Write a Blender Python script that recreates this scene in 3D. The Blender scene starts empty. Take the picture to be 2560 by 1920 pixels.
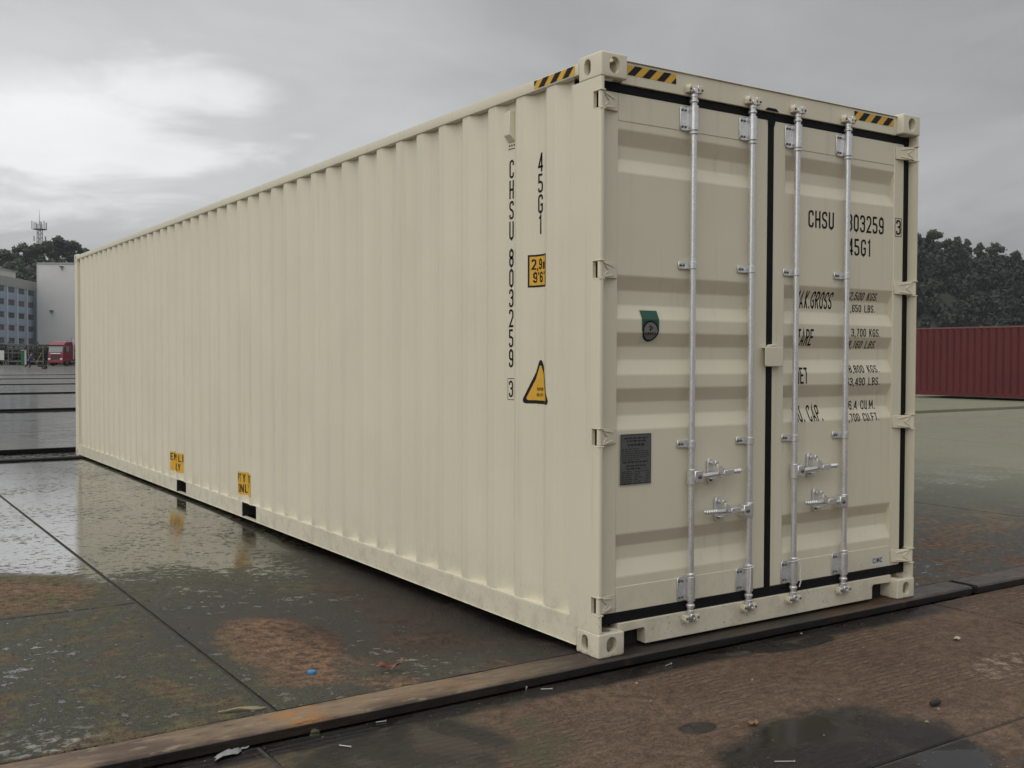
import bpy, bmesh, math, random
import numpy as np
from mathutils import Vector, Matrix
random.seed(7); RNG = np.random.default_rng(11)
R_ = math.radians
scene = bpy.context.scene
COL = scene.collection

# ------------------------------------------------------------------ camera
CAM = np.array([-3.0888, -3.8974, 1.4511])
ROT = np.array([[0.8331, -0.5532, 0.0028], [0.0123, 0.0237, 0.9996], [0.5530, 0.8327, -0.0266]])
FPX = 2608.77                                   # focal length in pixels of the 2560 px photograph
cd = bpy.data.cameras.new('camera'); cam = bpy.data.objects.new('camera', cd); COL.objects.link(cam)
cd.sensor_width = 36; cd.lens = FPX / 2560 * 36; cd.clip_start = .05; cd.clip_end = 6000
u_, s_, vt_ = np.linalg.svd(ROT); RO = u_ @ vt_
M = Matrix.Identity(4)
for i in range(3):
    M[i][0], M[i][1], M[i][2], M[i][3] = RO[0][i], RO[1][i], -RO[2][i], CAM[i]
cam.matrix_world = M
scene.camera = cam
def px(x, y, depth):                            # photograph pixel at a camera depth -> world point
    v = np.array([(x - 1280) / FPX, -(y - 960) / FPX, 1.0]) * depth
    return CAM + RO.T @ v
def ground_dir(lat, dep):                       # (metres right, metres ahead) of the camera -> world x, y
    f = RO[2][:2] / np.linalg.norm(RO[2][:2]); r = np.array([f[1], -f[0]])
    p = CAM[:2] + r * lat + f * dep
    return float(p[0]), float(p[1])
YAW = math.atan2(RO[2][0], RO[2][1])            # camera heading from +y towards +x

# ------------------------------------------------------------------ sky, sun, exposure
SUN_EL, SUN_AZ = R_(46), R_(-99)               # azimuth from +y towards +x: light falls from the left
world = bpy.data.worlds.new('World'); scene.world = world; world.use_nodes = True
wt = world.node_tree; wt.nodes.clear()
def wn(t, **k):
    n = wt.nodes.new(t)
    for a, b in k.items(): setattr(n, a, b)
    return n
wl = wt.links.new
w_out = wn('ShaderNodeOutputWorld'); w_bg = wn('ShaderNodeBackground'); w_bg.inputs[1].default_value = 0.1
w_sky = wn('ShaderNodeTexSky', sky_type='NISHITA', sun_disc=False)
w_sky.sun_elevation = SUN_EL; w_sky.sun_rotation = SUN_AZ; w_sky.air_density = 1.5; w_sky.dust_density = 4
tc = wn('ShaderNodeTexCoord'); sep = wn('ShaderNodeSeparateXYZ'); wl(tc.outputs['Generated'], sep.inputs[0])
def wm(op, a, b=None, clamp=False):
    n = wn('ShaderNodeMath', operation=op); n.use_clamp = clamp
    for i, q in enumerate((a, b)):
        if q is None: continue
        if isinstance(q, (int, float)): n.inputs[i].default_value = q
        else: wl(q, n.inputs[i])
    return n.outputs[0]
# cloud deck: the view ray meets a flat layer overhead, so clouds shrink towards the horizon
zc = wm('MAXIMUM', sep.outputs[2], 0.0)
den = wm('ADD', zc, 0.16)
cx = wm('DIVIDE', sep.outputs[0], den); cy = wm('DIVIDE', sep.outputs[1], den)
cmb = wn('ShaderNodeCombineXYZ'); wl(cx, cmb.inputs[0]); wl(cy, cmb.inputs[1])
def wnoise(scale, detail, rough, dist=0.0, off=(0, 0, 0)):
    mp = wn('ShaderNodeMapping'); mp.inputs['Location'].default_value = off; wl(cmb.outputs[0], mp.inputs[0])
    n = wn('ShaderNodeTexNoise'); n.inputs['Scale'].default_value = scale; n.inputs['Detail'].default_value = detail
    n.inputs['Roughness'].default_value = rough; n.inputs['Distortion'].default_value = dist
    wl(mp.outputs[0], n.inputs['Vector']); return n.outputs[0]
n1 = wnoise(0.62, 4.0, .55, .5, (3.1, 1.7, 0)); n2 = wnoise(1.9, 5, .55, .7, (7.3, 4.1, 2))
base = wm('ADD', wm('MULTIPLY', wm('SUBTRACT', n1, .5), 3.2), wm('MULTIPLY', wm('SUBTRACT', n2, .5), 2.3))
lum = wm('ADD', 3.55, base)
lum = wm('ADD', lum, wm('MULTIPLY', wm('MULTIPLY', zc, zc), 6.5))    # an overcast sky is brightest overhead
# the thin bright part of the cloud that the photograph shows at upper left
d0 = RO.T @ np.array([(190 - 1280) / FPX, -(310 - 960) / FPX, 1.0]); d0 /= np.linalg.norm(d0)
dv = wn('ShaderNodeVectorMath', operation='SUBTRACT'); wl(tc.outputs['Generated'], dv.inputs[0]); dv.inputs[1].default_value = d0
dm = wn('ShaderNodeVectorMath', operation='MULTIPLY'); wl(dv.outputs[0], dm.inputs[0]); dm.inputs[1].default_value = (1, 1, 2.1)
dl = wn('ShaderNodeVectorMath', operation='LENGTH'); wl(dm.outputs[0], dl.inputs[0])
ang = wm('MULTIPLY', dl.outputs['Value'], 57.3)                 # degrees, flattened sideways like the cloud
def wsmooth(v, a, b):
    n = wn('ShaderNodeMapRange', interpolation_type='SMOOTHSTEP'); n.inputs[1].default_value = a; n.inputs[2].default_value = b
    wl(v, n.inputs[0]); return n.outputs[0]
angn = wm('ADD', ang, wm('MULTIPLY', wm('SUBTRACT', n2, .5), 26.0))
lum = wm('ADD', lum, wm('MULTIPLY', wsmooth(angn, 11.0, 3.5), 3.0))
lum = wm('ADD', lum, wm('MULTIPLY', wsmooth(ang, 27.0, 6.0), 2.3))
rgb = wn('ShaderNodeMix', data_type='RGBA', blend_type='MULTIPLY'); rgb.inputs[0].default_value = 1
cl = wn('ShaderNodeCombineXYZ')
for i in range(3): wl(lum, cl.inputs[i])
wl(cl.outputs[0], rgb.inputs[6]); rgb.inputs[7].default_value = (.985, .99, 1.0, 1)
mixs = wn('ShaderNodeMix', data_type='RGBA'); mixs.inputs[0].default_value = .95
wl(w_sky.outputs[0], mixs.inputs[6]); wl(rgb.outputs[2], mixs.inputs[7])
wl(mixs.outputs[2], w_bg.inputs[0]); wl(w_bg.outputs[0], w_out.inputs[0])

sl = bpy.data.lights.new('sun', 'SUN'); sl.energy = 1.5; sl.angle = R_(90); sl.color = (1, .965, .9)
sun = bpy.data.objects.new('sun', sl); COL.objects.link(sun)
sd = Vector((math.sin(SUN_AZ) * math.cos(SUN_EL), math.cos(SUN_AZ) * math.cos(SUN_EL), math.sin(SUN_EL)))
sun.rotation_euler = (-sd).to_track_quat('-Z', 'Y').to_euler(); sun.location = (-20, -5, 30)
scene.view_settings.view_transform = 'Standard'; scene.view_settings.look = 'None'
scene.view_settings.exposure = 0.05; scene.view_settings.gamma = 1.0
scene.view_settings.use_curve_mapping = False

# ------------------------------------------------------------------ material kit
class NT:
    def __init__(s, name):
        s.m = bpy.data.materials.new(name); s.m.use_nodes = True
        s.t = s.m.node_tree; s.t.nodes.clear()
        s.out = s.t.nodes.new('ShaderNodeOutputMaterial'); s.b = s.t.nodes.new('ShaderNodeBsdfPrincipled')
        s.t.links.new(s.b.outputs[0], s.out.inputs[0]); s._pos = None; s._obj = None
    def n(s, t, **k):
        q = s.t.nodes.new(t)
        for a, b in k.items(): setattr(q, a, b)
        return q
    def put(s, inp, v):
        if isinstance(v, bpy.types.NodeSocket): s.t.links.new(v, inp)
        elif isinstance(v, (tuple, list)) and len(v) == 3 and inp.type == 'RGBA': inp.default_value = (*v, 1)
        else: inp.default_value = v
    @property
    def pos(s):
        if s._pos is None: s._pos = s.n('ShaderNodeNewGeometry').outputs['Position']
        return s._pos
    def xyz(s, v=None):
        q = s.n('ShaderNodeSeparateXYZ'); s.put(q.inputs[0], v or s.pos); return q.outputs
    def math(s, op, a, b=0.0, c=0.0, clamp=False):
        q = s.n('ShaderNodeMath', operation=op); q.use_clamp = clamp
        s.put(q.inputs[0], a); s.put(q.inputs[1], b)
        if op in ('MULTIPLY_ADD',): s.put(q.inputs[2], c)
        return q.outputs[0]
    def noise(s, scale, detail=3, rough=.55, dist=0, stretch=None, vec=None, off=None, color=False):
        v = vec or s.pos
        if stretch or off:
            mp = s.n('ShaderNodeMapping'); s.put(mp.inputs[0], v)
            if stretch: mp.inputs['Scale'].default_value = stretch
            if off: mp.inputs['Location'].default_value = off
            v = mp.outputs[0]
        q = s.n('ShaderNodeTexNoise'); s.put(q.inputs['Vector'], v)
        q.inputs['Scale'].default_value = scale; q.inputs['Detail'].default_value = detail
        q.inputs['Roughness'].default_value = rough; q.inputs['Distortion'].default_value = dist
        return q.outputs[1 if color else 0]
    def voro(s, scale, feature='F1', stretch=None):
        v = s.pos
        if stretch:
            mp = s.n('ShaderNodeMapping'); s.put(mp.inputs[0], v); mp.inputs['Scale'].default_value = stretch; v = mp.outputs[0]
        q = s.n('ShaderNodeTexVoronoi', feature=feature); s.put(q.inputs['Vector'], v); q.inputs['Scale'].default_value = scale
        return q.outputs[0]
    def sm(s, v, a, b, lo=0.0, hi=1.0):
        q = s.n('ShaderNodeMapRange', interpolation_type='SMOOTHSTEP'); s.put(q.inputs[0], v)
        for i, k in zip((1, 2, 3, 4), (a, b, lo, hi)): s.put(q.inputs[i], k)
        return q.outputs[0]
    def lin(s, v, a, b, lo=0.0, hi=1.0):
        q = s.n('ShaderNodeMapRange'); s.put(q.inputs[0], v)
        for i, k in zip((1, 2, 3, 4), (a, b, lo, hi)): s.put(q.inputs[i], k)
        return q.outputs[0]
    def mix(s, f, a, b, blend='MIX'):
        q = s.n('ShaderNodeMix', data_type='RGBA', blend_type=blend); s.put(q.inputs[0], f); s.put(q.inputs[6], a); s.put(q.inputs[7], b)
        return q.outputs[2]
    def bump(s, h, strength=.3, dist=.01, prev=None):
        q = s.n('ShaderNodeBump'); s.put(q.inputs['Strength'], strength); q.inputs['Distance'].default_value = dist
        s.put(q.inputs['Height'], h)
        if prev is not None: s.put(q.inputs['Normal'], prev)
        s.put(s.b.inputs['Normal'], q.outputs[0]); return q.outputs[0]
    def set(s, color=None, rough=None, metal=None, spec=None, **k):
        if color is not None: s.put(s.b.inputs['Base Color'], color)
        if rough is not None: s.put(s.b.inputs['Roughness'], rough)
        if metal is not None: s.put(s.b.inputs['Metallic'], metal)
        if spec is not None: s.put(s.b.inputs['Specular IOR Level'], spec)
        for a, b in k.items(): s.put(s.b.inputs[a.replace('_', ' ')], b)
        return s.m

MATS = {}
def plain(name, color, rough=.6, metal=0, var=.12, scale=6, spec=.5, bump=0, bscale=40):
    if name in MATS: return MATS[name]
    t = NT(name)
    nz = t.noise(scale, 4, .6)
    c = t.mix(t.lin(nz, .3, .7), tuple(x * (1 - var) for x in color), tuple(min(1, x * (1 + var)) for x in color))
    t.set(c, t.lin(nz, .3, .7, max(.02, rough - .07), min(1, rough + .07)), metal, spec)
    if bump: t.bump(t.noise(bscale, 4, .6), bump, .01)
    MATS[name] = t.m; return t.m

def mat_paint():
    t = NT('beige_container_paint'); x, y, z = t.xyz()
    base = (.675, .637, .505)
    n1 = t.noise(1.3, 4, .55); n2 = t.noise(9, 4, .6)
    c = t.mix(t.lin(n1, .3, .7), tuple(k * .965 for k in base), tuple(k * 1.03 for k in base))
    # splash dirt and scuffs on the lowest hand's breadth, faint rain streaks above
    low = t.sm(z, .42, .02)
    spk = t.sm(t.noise(55, 3, .7), .60, .70)
    streak = t.sm(t.noise(14, 4, .6, stretch=(1, 1, .035)), .56, .74)
    dirt = t.math('MAXIMUM', t.math('MULTIPLY', low, t.math('ADD', t.math('MULTIPLY', spk, .55), t.math('MULTIPLY', t.sm(n2, .42, .68), .22))),
                  t.math('MULTIPLY', streak, .11))
    c = t.mix(dirt, c, (.16, .12, .085))
    chip = t.math('MULTIPLY', t.sm(t.math('ADD', z, t.math('MULTIPLY', t.noise(30, 4, .7), .06)), .046, .030), t.sm(n2, .44, .56))
    c = t.mix(t.math('MULTIPLY', chip, .8), c, (.10, .045, .022))
    t.set(c, t.lin(n2, .3, .7, .33, .47), 0, .45)
    h = t.math('ADD', t.noise(1.6, 2, .5), t.math('MULTIPLY', t.noise(260, 2, .5), .018))
    t.bump(h, .38, .012)
    return t.m
PAINT = mat_paint()
def mat_galv():
    t = NT('galvanised_steel')
    a = t.voro(95); n = t.noise(30, 3, .6); st = t.noise(60, 3, .6, stretch=(1, 1, .12))
    c = t.mix(t.lin(a, 0, .8), (.62, .63, .65), (.78, .79, .80)); c = t.mix(t.math('MULTIPLY', t.sm(st, .60, .78), .6), c, (.34, .33, .32))
    t.set(c, t.lin(n, .3, .7, .30, .44), .8, .5); t.bump(n, .06, .004); return t.m
GALV = mat_galv()
RUBBER = plain('black_rubber', (.007, .007, .008), .7, var=.3, scale=20, spec=.2)
DARK = plain('underside_black', (.018, .017, .016), .85, var=.3)
INK = plain('black_lettering', (.007, .007, .007), .6, var=.2, spec=.2)
YEL = plain('yellow_decal', (.66, .38, .035), .42, var=.06, scale=20)
BLK = plain('black_decal', (.009, .009, .010), .5, var=.2, spec=.25)
WHT = plain('white_decal', (.62, .63, .62), .45, var=.05)
CREAM = plain('sticker_backing', (.55, .58, .44), .5, var=.05)
GRN = plain('green_decal', (.008, .07, .045), .4, var=.15)
GREY = plain('grey_decal', (.16, .165, .165), .4, var=.1)
PLATE = plain('dark_metal_plate', (.115, .118, .122), .45, .3, var=.15, scale=60)
PLINE = plain('plate_engraving', (.022, .022, .024), .6, var=.2)
TIE = plain('white_plastic_tie', (.68, .68, .66), .5, var=.05)

# ------------------------------------------------------------------ mesh kit
def tag(o, label=None, cat=None, group=None, kind=None):
    if label: o['label'] = label
    if cat: o['category'] = cat
    if group: o['group'] = group
    if kind: o['kind'] = kind
    return o
def empty(name, loc=(0, 0, 0), rz=0.0):
    o = bpy.data.objects.new(name, None); COL.objects.link(o); o.location = loc; o.rotation_euler = (0, 0, rz)
    o.empty_display_size = .2; return o
class MB:
    def __init__(s): s.v = []; s.f = []
    def add(s, vs, fs):
        o = len(s.v); s.v += [tuple(float(c) for c in p) for p in vs]; s.f += [tuple(o + i for i in q) for q in fs]; return s
    def box(s, x0, x1, y0, y1, z0, z1):
        vs = [(x, y, z) for z in (z0, z1) for y in (y0, y1) for x in (x0, x1)]
        return s.add(vs, [(0, 2, 3, 1), (4, 5, 7, 6), (0, 1, 5, 4), (2, 6, 7, 3), (0, 4, 6, 2), (1, 3, 7, 5)])
    def hexa(s, p):                              # eight corners, bottom ring then top ring
        return s.add(p, [(3, 2, 1, 0), (4, 5, 6, 7), (0, 1, 5, 4), (1, 2, 6, 5), (2, 3, 7, 6), (3, 0, 4, 7)])
    def tube(s, pts, rads, n=12, cap=True, up=None):
        pts = [Vector(p) for p in pts]
        if isinstance(rads, (int, float)): rads = [rads] * len(pts)
        rings = []
        prev = None
        for i, p in enumerate(pts):
            d = (pts[min(i + 1, len(pts) - 1)] - pts[max(i - 1, 0)])
            if d.length < 1e-9: d = prev or Vector((0, 0, 1))
            d.normalize(); prev = d
            a = Vector((0, 0, 1)) if abs(d.z) < .9 else Vector((1, 0, 0))
            e1 = d.cross(a).normalized(); e2 = d.cross(e1)
            rings.append([p + (e1 * math.cos(2 * math.pi * k / n) + e2 * math.sin(2 * math.pi * k / n)) * rads[i] for k in range(n)])
        vs = [q for r in rings for q in r]; fs = []
        for i in range(len(rings) - 1):
            for k in range(n): fs.append((i * n + k, i * n + (k + 1) % n, (i + 1) * n + (k + 1) % n, (i + 1) * n + k))
        if cap: fs += [tuple(range(n - 1, -1, -1)), tuple((len(rings) - 1) * n + k for k in range(n))]
        return s.add(vs, fs)
    def prism(s, poly, a, b, axis):              # poly in the two other axes (cyclic order kept: x->(y,z), y->(x,z), z->(x,y))
        n = len(poly)
        def mk(p, c): return {'x': (c, p[0], p[1]), 'y': (p[0], c, p[1]), 'z': (p[0], p[1], c)}[axis]
        vs = [mk(p, a) for p in poly] + [mk(p, b) for p in poly]
        fs = [tuple(range(n)), tuple(range(2 * n - 1, n - 1, -1))] + [(i, (i + 1) % n, n + (i + 1) % n, n + i) for i in range(n)]
        return s.add(vs, fs)
    def xf(s, fn): s.v = [tuple(fn(*p)) for p in s.v]; return s
    def build(s, name, mat, parent=None, smooth=True, bevel=0, label=None, cat=None, group=None, kind=None, seg=2, recalc=True):
        me = bpy.data.meshes.new(name); me.from_pydata(s.v, [], s.f); me.update()
        if recalc:
            bm = bmesh.new(); bm.from_mesh(me); bmesh.ops.recalc_face_normals(bm, faces=bm.faces); bm.to_mesh(me); bm.free()
        return link(name, me, mat, parent, smooth, bevel, label, cat, group, kind, seg)
def link(name, me, mat, parent=None, smooth=True, bevel=0, label=None, cat=None, group=None, kind=None, seg=2):
    if smooth and len(me.polygons):
        me.shade_smooth(); me.set_sharp_from_angle(angle=R_(32))
    o = bpy.data.objects.new(name, me); COL.objects.link(o)
    if mat and not me.materials: me.materials.append(mat)
    if parent: o.parent = parent
    if bevel:
        m = o.modifiers.new('bevel', 'BEVEL'); m.width = bevel; m.segments = seg; m.limit_method = 'ANGLE'; m.angle_limit = R_(40)
    return tag(o, label, cat, group, kind)
def copy_tree(o, parent=None):
    c = o.copy(); COL.objects.link(c); c.parent = parent
    for ch in o.children: copy_tree(ch, c)
    return c
def arc(cx, cy, r, a0, a1, n=6):
    return [(cx + r * math.cos(R_(a0 + (a1 - a0) * i / n)), cy + r * math.sin(R_(a0 + (a1 - a0) * i / n))) for i in range(n + 1)]

# ------------------------------------------------------------------ ground: wet concrete yard
def mat_concrete(lane=False, far=False):
    t = NT('lane_concrete' if lane else ('yard_base' if far else 'slab_concrete')); x, y, z = t.xyz()
    nb = t.noise(.55, 5, .6, .4); nm = t.noise(2.6, 5, .62, .5, off=(4, 2, 0)); nf = t.noise(17, 5, .65); ng = t.noise(85, 4, .72); npit = t.voro(38)
    wob = t.math('MULTIPLY', t.math('SUBTRACT', t.noise(5.5, 5, .62), .5), .62)
    wob2 = t.math('MULTIPLY', t.math('SUBTRACT', t.noise(1.7, 5, .62), .5), .9)
    def ell(cx, cy, rx, ry, rot=0, amp=wob, soft=.12):
        dx = t.math('SUBTRACT', x, cx); dy = t.math('SUBTRACT', y, cy); c, s = math.cos(R_(rot)), math.sin(R_(rot))
        a = t.math('ADD', t.math('MULTIPLY', dx, c / rx), t.math('MULTIPLY', dy, s / rx))
        b = t.math('ADD', t.math('MULTIPLY', dx, -s / ry), t.math('MULTIPLY', dy, c / ry))
        d = t.math('SQRT', t.math('ADD', t.math('MULTIPLY', a, a), t.math('MULTIPLY', b, b)))
        return t.sm(t.math('ADD', d, amp), 1 + soft, 1 - soft)
    mx = lambda a, b: t.math('MAXIMUM', a, b)
    mul = lambda a, b: t.math('MULTIPLY', a, b)
    inv = lambda a: t.math('SUBTRACT', 1.0, a)
    if lane:
        dry0 = t.mix(t.lin(nm, .3, .7), (.140, .094, .064), (.200, .138, .098))
        # water that has collected along the foot of the steel edge, and the puddles in front of it
        edge = t.sm(t.math('ADD', y, t.math('ADD', mul(wob2, .10), mul(wob, .10))), -.235, -.165)
        edge = mul(edge, t.sm(x, 3.2, 2.2))
        wet = mx(edge, ell(.10, -1.45, .66, .50, 20)); wet = mx(wet, ell(-.14, -.83, .085, .06)); wet = mx(wet, ell(1.15, -.20, .30, .09))
        wet = mx(wet, mul(ell(-1.28, -.46, .44, .36, 15, wob), .9)); wet = mx(wet, ell(.85, -2.0, .6, .25)); wet = mx(wet, ell(4.6, -1.3, 1.3, .6, 10, wob2))
        wet = mx(wet, ell(-3.2, -1.6, 1.2, .9, 10, wob2)); wet = mx(wet, mul(mul(t.sm(nb, .56, .66), .8), mx(t.sm(x, 3.5, 5.0), t.sm(x, -2.6, -3.6))))
        tone = t.mix(t.sm(t.math('ADD', mul(nf, .45), mul(ng, .55)), .40, .62), (.56, .54, .52), (1.32, 1.28, 1.22))
        pale = ell(1.75, -1.02, .34, .12, 10)
        dry0 = t.mix(mul(pale, t.sm(nf, .45, .65)), dry0, (.30, .25, .19))
        groove = t.n('ShaderNodeTexWave', wave_type='BANDS', bands_direction='Y'); t.put(groove.inputs['Vector'], t.pos)
        groove.inputs['Scale'].default_value = 7.5; groove.inputs['Distortion'].default_value = 4.5; groove.inputs['Detail'].default_value = 3; groove.inputs['Detail Scale'].default_value = 1.2
        gmask = t.sm(t.noise(1.1, 3, .5, off=(0, 3, 0)), .40, .58)
        relief = t.math('ADD', mul(mul(groove.outputs[0], gmask), .42), t.math('ADD', mul(nf, .6), t.math('ADD', mul(ng, .6), mul(t.noise(230, 2, .6), .35))))
        gcol = t.mix(mul(mul(gmask, t.sm(groove.outputs[0], .30, .08)), t.sm(nf, .45, .6)), dry0, (.06, .043, .03))
        col = t.mix(1.0, gcol, tone, 'MULTIPLY')
        moss = mul(ell(-1.2, -.45, .6, .5, 0, wob2), t.sm(nm, .42, .6))
        col = t.mix(mul(moss, .55), col, (.07, .085, .045))
    else:
        dry0 = t.mix(t.lin(nm, .32, .68), (.085, .082, .062), (.160, .150, .112))
        brown = (.215, .138, .092)
        p1 = ell(-1.16, 1.13, .30, .56, -8, wob, .2); p2 = ell(-2.15, 3.05, .50, .62, 20, wob, .2)
        mott = mul(t.sm(nm, .47, .6), t.sm(y, 3.0, 2.2)); mott = mul(mott, t.sm(x, 2.0, -1.4))
        near_r = mul(t.sm(x, 2.4, 2.8), t.sm(y, 2.6, 1.4))
        dry = mx(mx(p1, p2), mul(mott, .75)); dry = mx(dry, mul(near_r, t.sm(nm, .42, .62)))
        dry = mx(dry, mul(t.sm(nb, .60, .72), .55))
        wet = inv(dry)
        # moss and silt: greenish film on the near left slab; dark ring of standing water round the dry patch
        film = mul(mul(t.sm(x, -1.2, -1.6), t.sm(y, 2.9, 2.0)), t.sm(nf, .40, .58))
        ring = mul(ell(-1.1, 1.55, .62, .95, -8, wob, .2), inv(p1))
        tone = t.mix(t.sm(t.math('ADD', mul(nf, .55), mul(ng, .45)), .36, .66), (.24, .25, .26), (1.50, 1.45, 1.36))
        col = t.mix(mx(p1, p2), dry0, brown); col = t.mix(mul(mott, .9), col, (.235, .145, .095))
        col = t.mix(mul(near_r, t.sm(nm, .40, .62)), col, (.17, .105, .07))
        col = t.mix(mul(film, .7), col, (.105, .122, .060))
        green = mul(mul(t.sm(y, 1.6, 2.6), t.sm(y, 8.0, 5.0)), t.sm(nm, .40, .60)); col = t.mix(mul(green, .55), col, (.10, .118, .062))
        umber = mul(ell(-.52, 1.35, .46, .85, -8, wob2, .3), .8); col = t.mix(umber, col, (.085, .050, .036))
        col = t.mix(1.0, col, tone, 'MULTIPLY')
        col = t.mix(mul(mx(p1, p2), mul(t.sm(t.voro(70), .30, .16), t.sm(nf, .46, .54))), col, (.04, .028, .02))
        col = t.mix(mul(t.sm(npit, .20, .10), t.sm(t.noise(4, 3, .6), .46, .56)), col, (.022, .020, .018))
        pale = mul(ell(-2.42, .33, .20, .16, 0, wob, .3), t.sm(nf, .50, .60)); col = t.mix(pale, col, (.42, .42, .40))
        relief = t.math('ADD', mul(nf, .60), t.math('ADD', mul(ng, .55), t.math('ADD', mul(t.noise(210, 2, .6), .30), mul(t.sm(npit, .25, .08), -.7))))
        wet = t.math('MAXIMUM', wet, ring)
    wet = t.math('MINIMUM', wet, 1.0)
    pool = mul(wet, t.sm(nm, .62, .40))             # deeper film lies smoother
    if not lane:
        far_f = t.sm(t.math('ADD', y, t.math('ADD', mul(wob2, 2.6), mul(wob, .8))), 2.3, 3.9)   # rain film standing over the back of the bay
        dull = mul(t.sm(x, 3.0, 7.0), t.sm(nb, .70, .40))          # the open ground at right is only damp
        hgt = t.math('ADD', mul(nf, .5), t.math('ADD', mul(ng, .3), mul(nm, .2)))      # proud grains stand out of the film
        lvl = t.lin(far_f, 0, 1, .425, .545); lvl = t.math('SUBTRACT', lvl, mul(dull, .06)); lvl = t.math('ADD', lvl, mul(t.math('SUBTRACT', nb, .5), .12)); back = t.sm(y, 11.6, 13.4); lvl = t.math('SUBTRACT', lvl, mul(back, .045))
        col = t.mix(mul(back, mul(t.sm(x, 16.0, 9.0), .6)), col, (.27, .27, .26))
        pool = mul(wet, t.sm(t.math('SUBTRACT', hgt, lvl), .012, -.018))
        foot_shade = mul(t.sm(t.math('ADD', x, mul(wob2, .5)), -.62, -.12), t.sm(x, .4, .2)); foot_shade = mul(foot_shade, t.sm(t.math('ADD', y, mul(wob2, 2.2)), 5.2, 2.2))  # contact shade along the container foot, painted into the slab colour
        col = t.mix(mul(foot_shade, .8), col, (.040, .026, .022)); pool = mul(pool, inv(mul(foot_shade, .8)))
        col = t.mix(mul(mul(t.sm(x, 4.0, 9.0), t.sm(y, 40.0, 26.0)), .75), col, (.29, .295, .20)); wet = mul(wet, inv(mul(mul(t.sm(x, 6.0, 12.0), t.sm(y, 40.0, 26.0)), .75)))
        wcol = t.mix(1.0, col, (.46, .46, .45), 'MULTIPLY'); wcol = t.mix(t.math('MULTIPLY', ring, .75), wcol, (.026, .027, .028))
        col = t.mix(wet, col, wcol)
        r_wet = t.lin(pool, 0, 1, .46, .08)
    else:
        wcol = t.mix(.95, col, (.007, .007, .0075)); col = t.mix(wet, col, wcol)
        r_wet = t.lin(pool, 0, 1, .42, .12)
    rough = t.math('ADD', mul(wet, r_wet), mul(inv(wet), .85))
    t.set(col, rough, 0, t.lin(pool, 0, 1, .30, .25 if lane else 1.0))
    t.set(Coat_Weight=mul(pool, .55 if not lane else 0.0), Coat_Roughness=.09, Coat_IOR=1.33)
    bs = t.math('SUBTRACT', 1.0, mul(wet, .20)); bs = mul(bs, inv(mul(pool, .97)))
    t.bump(relief, bs, .022)
    return t.m
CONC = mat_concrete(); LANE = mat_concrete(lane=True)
def mat_joint():
    return plain('joint_dirt', (.02, .018, .015), .8, var=.4, scale=12)
JOINT = mat_joint()

g = MB(); S_ = 1500
g.add([(-S_, -S_, -.075), (S_, -S_, -.075), (S_, S_, -.075), (-S_, S_, -.075)], [(0, 1, 2, 3)])
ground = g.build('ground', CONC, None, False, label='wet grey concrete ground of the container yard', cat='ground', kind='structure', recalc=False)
GX = [-24.35, -20.55, -16.75, -12.95, -9.15, -5.35, -1.55, 2.25, 6.05, 9.75, 13.5, 16.2, 19.9, 23.6, 25.7, 29.4, 33.2, 37, 40.8, 44.6]
def slab(x0, x1, y0, y1, ztop, mat, bot=-.074):
    gp = .007 if not (y0 < 3 and -6 < x0 < 6) else .010
    m = MB().box(x0 + gp, x1 - gp, y0 + gp, y1 - gp, bot, ztop)
    return m.build('concrete_slab', mat, ground, False, bevel=.006 if (y0 < 3 and -6 < x0 < 6) else 0, seg=1)
for i in range(len(GX) - 1):
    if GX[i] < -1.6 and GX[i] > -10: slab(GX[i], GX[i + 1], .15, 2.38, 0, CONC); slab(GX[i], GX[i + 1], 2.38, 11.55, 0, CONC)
    elif abs(GX[i] + 1.55) < .01:                       # this slab has settled under the load of the container's near half
        m = MB(); nx, ny = 24, 60; xa, xb_, ya, yb_ = GX[i] + .010, GX[i + 1] - .007, .157, 11.543
        ss = lambda a, b, v: (lambda q: q * q * (3 - 2 * q))(max(0, min(1, (v - a) / (b - a))))
        top = [(xa + (xb_ - xa) * a / nx, ya + (yb_ - ya) * b / ny) for b in range(ny + 1) for a in range(nx + 1)]
        m.add([(p, q, -.040 * ss(-1.35, -.35, p) * ss(.16, .75, q) * (1 - ss(3.2, 6.0, q))) for p, q in top], [(b * (nx + 1) + a, b * (nx + 1) + a + 1, (b + 1) * (nx + 1) + a + 1, (b + 1) * (nx + 1) + a) for b in range(ny) for a in range(nx)])
        edge = [a for a in range(nx + 1)] + [b * (nx + 1) + nx for b in range(1, ny + 1)] + [ny * (nx + 1) + a for a in range(nx - 1, -1, -1)] + [b * (nx + 1) for b in range(ny - 1, 0, -1)]
        o0 = len(m.v); m.v += [(m.v[e][0], m.v[e][1], -.074) for e in edge]; n_ = len(edge)
        m.f += [(edge[k], o0 + k, o0 + (k + 1) % n_, edge[(k + 1) % n_]) for k in range(n_)]
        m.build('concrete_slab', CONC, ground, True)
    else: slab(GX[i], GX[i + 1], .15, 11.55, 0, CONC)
for k in range(1, 7):                              # the next bays, each a step above the narrow aisle in front of it
    y0 = 13.62 + 13.15 * (k - 1); y1 = y0 + 11.55
    for i in range(3, 15 if k < 4 else 12):
        for q in range(3): slab(GX[i], GX[i + 1], y0 + 3.85 * q + (.03 if q else 0), y0 + 3.85 * (q + 1), 0, CONC)
LX = [-14.45, -10.2, -5.95, -1.7, 2.55, 6.8, 11.05, 15.3, 19.55]
for i in range(len(LX) - 1):
    slab(LX[i], LX[i + 1], -1.48, -.035, -.05, LANE); slab(LX[i], LX[i + 1], -5.7, -1.48, -.05, LANE); slab(LX[i], LX[i + 1], -10, -5.7, -.05, LANE)
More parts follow.
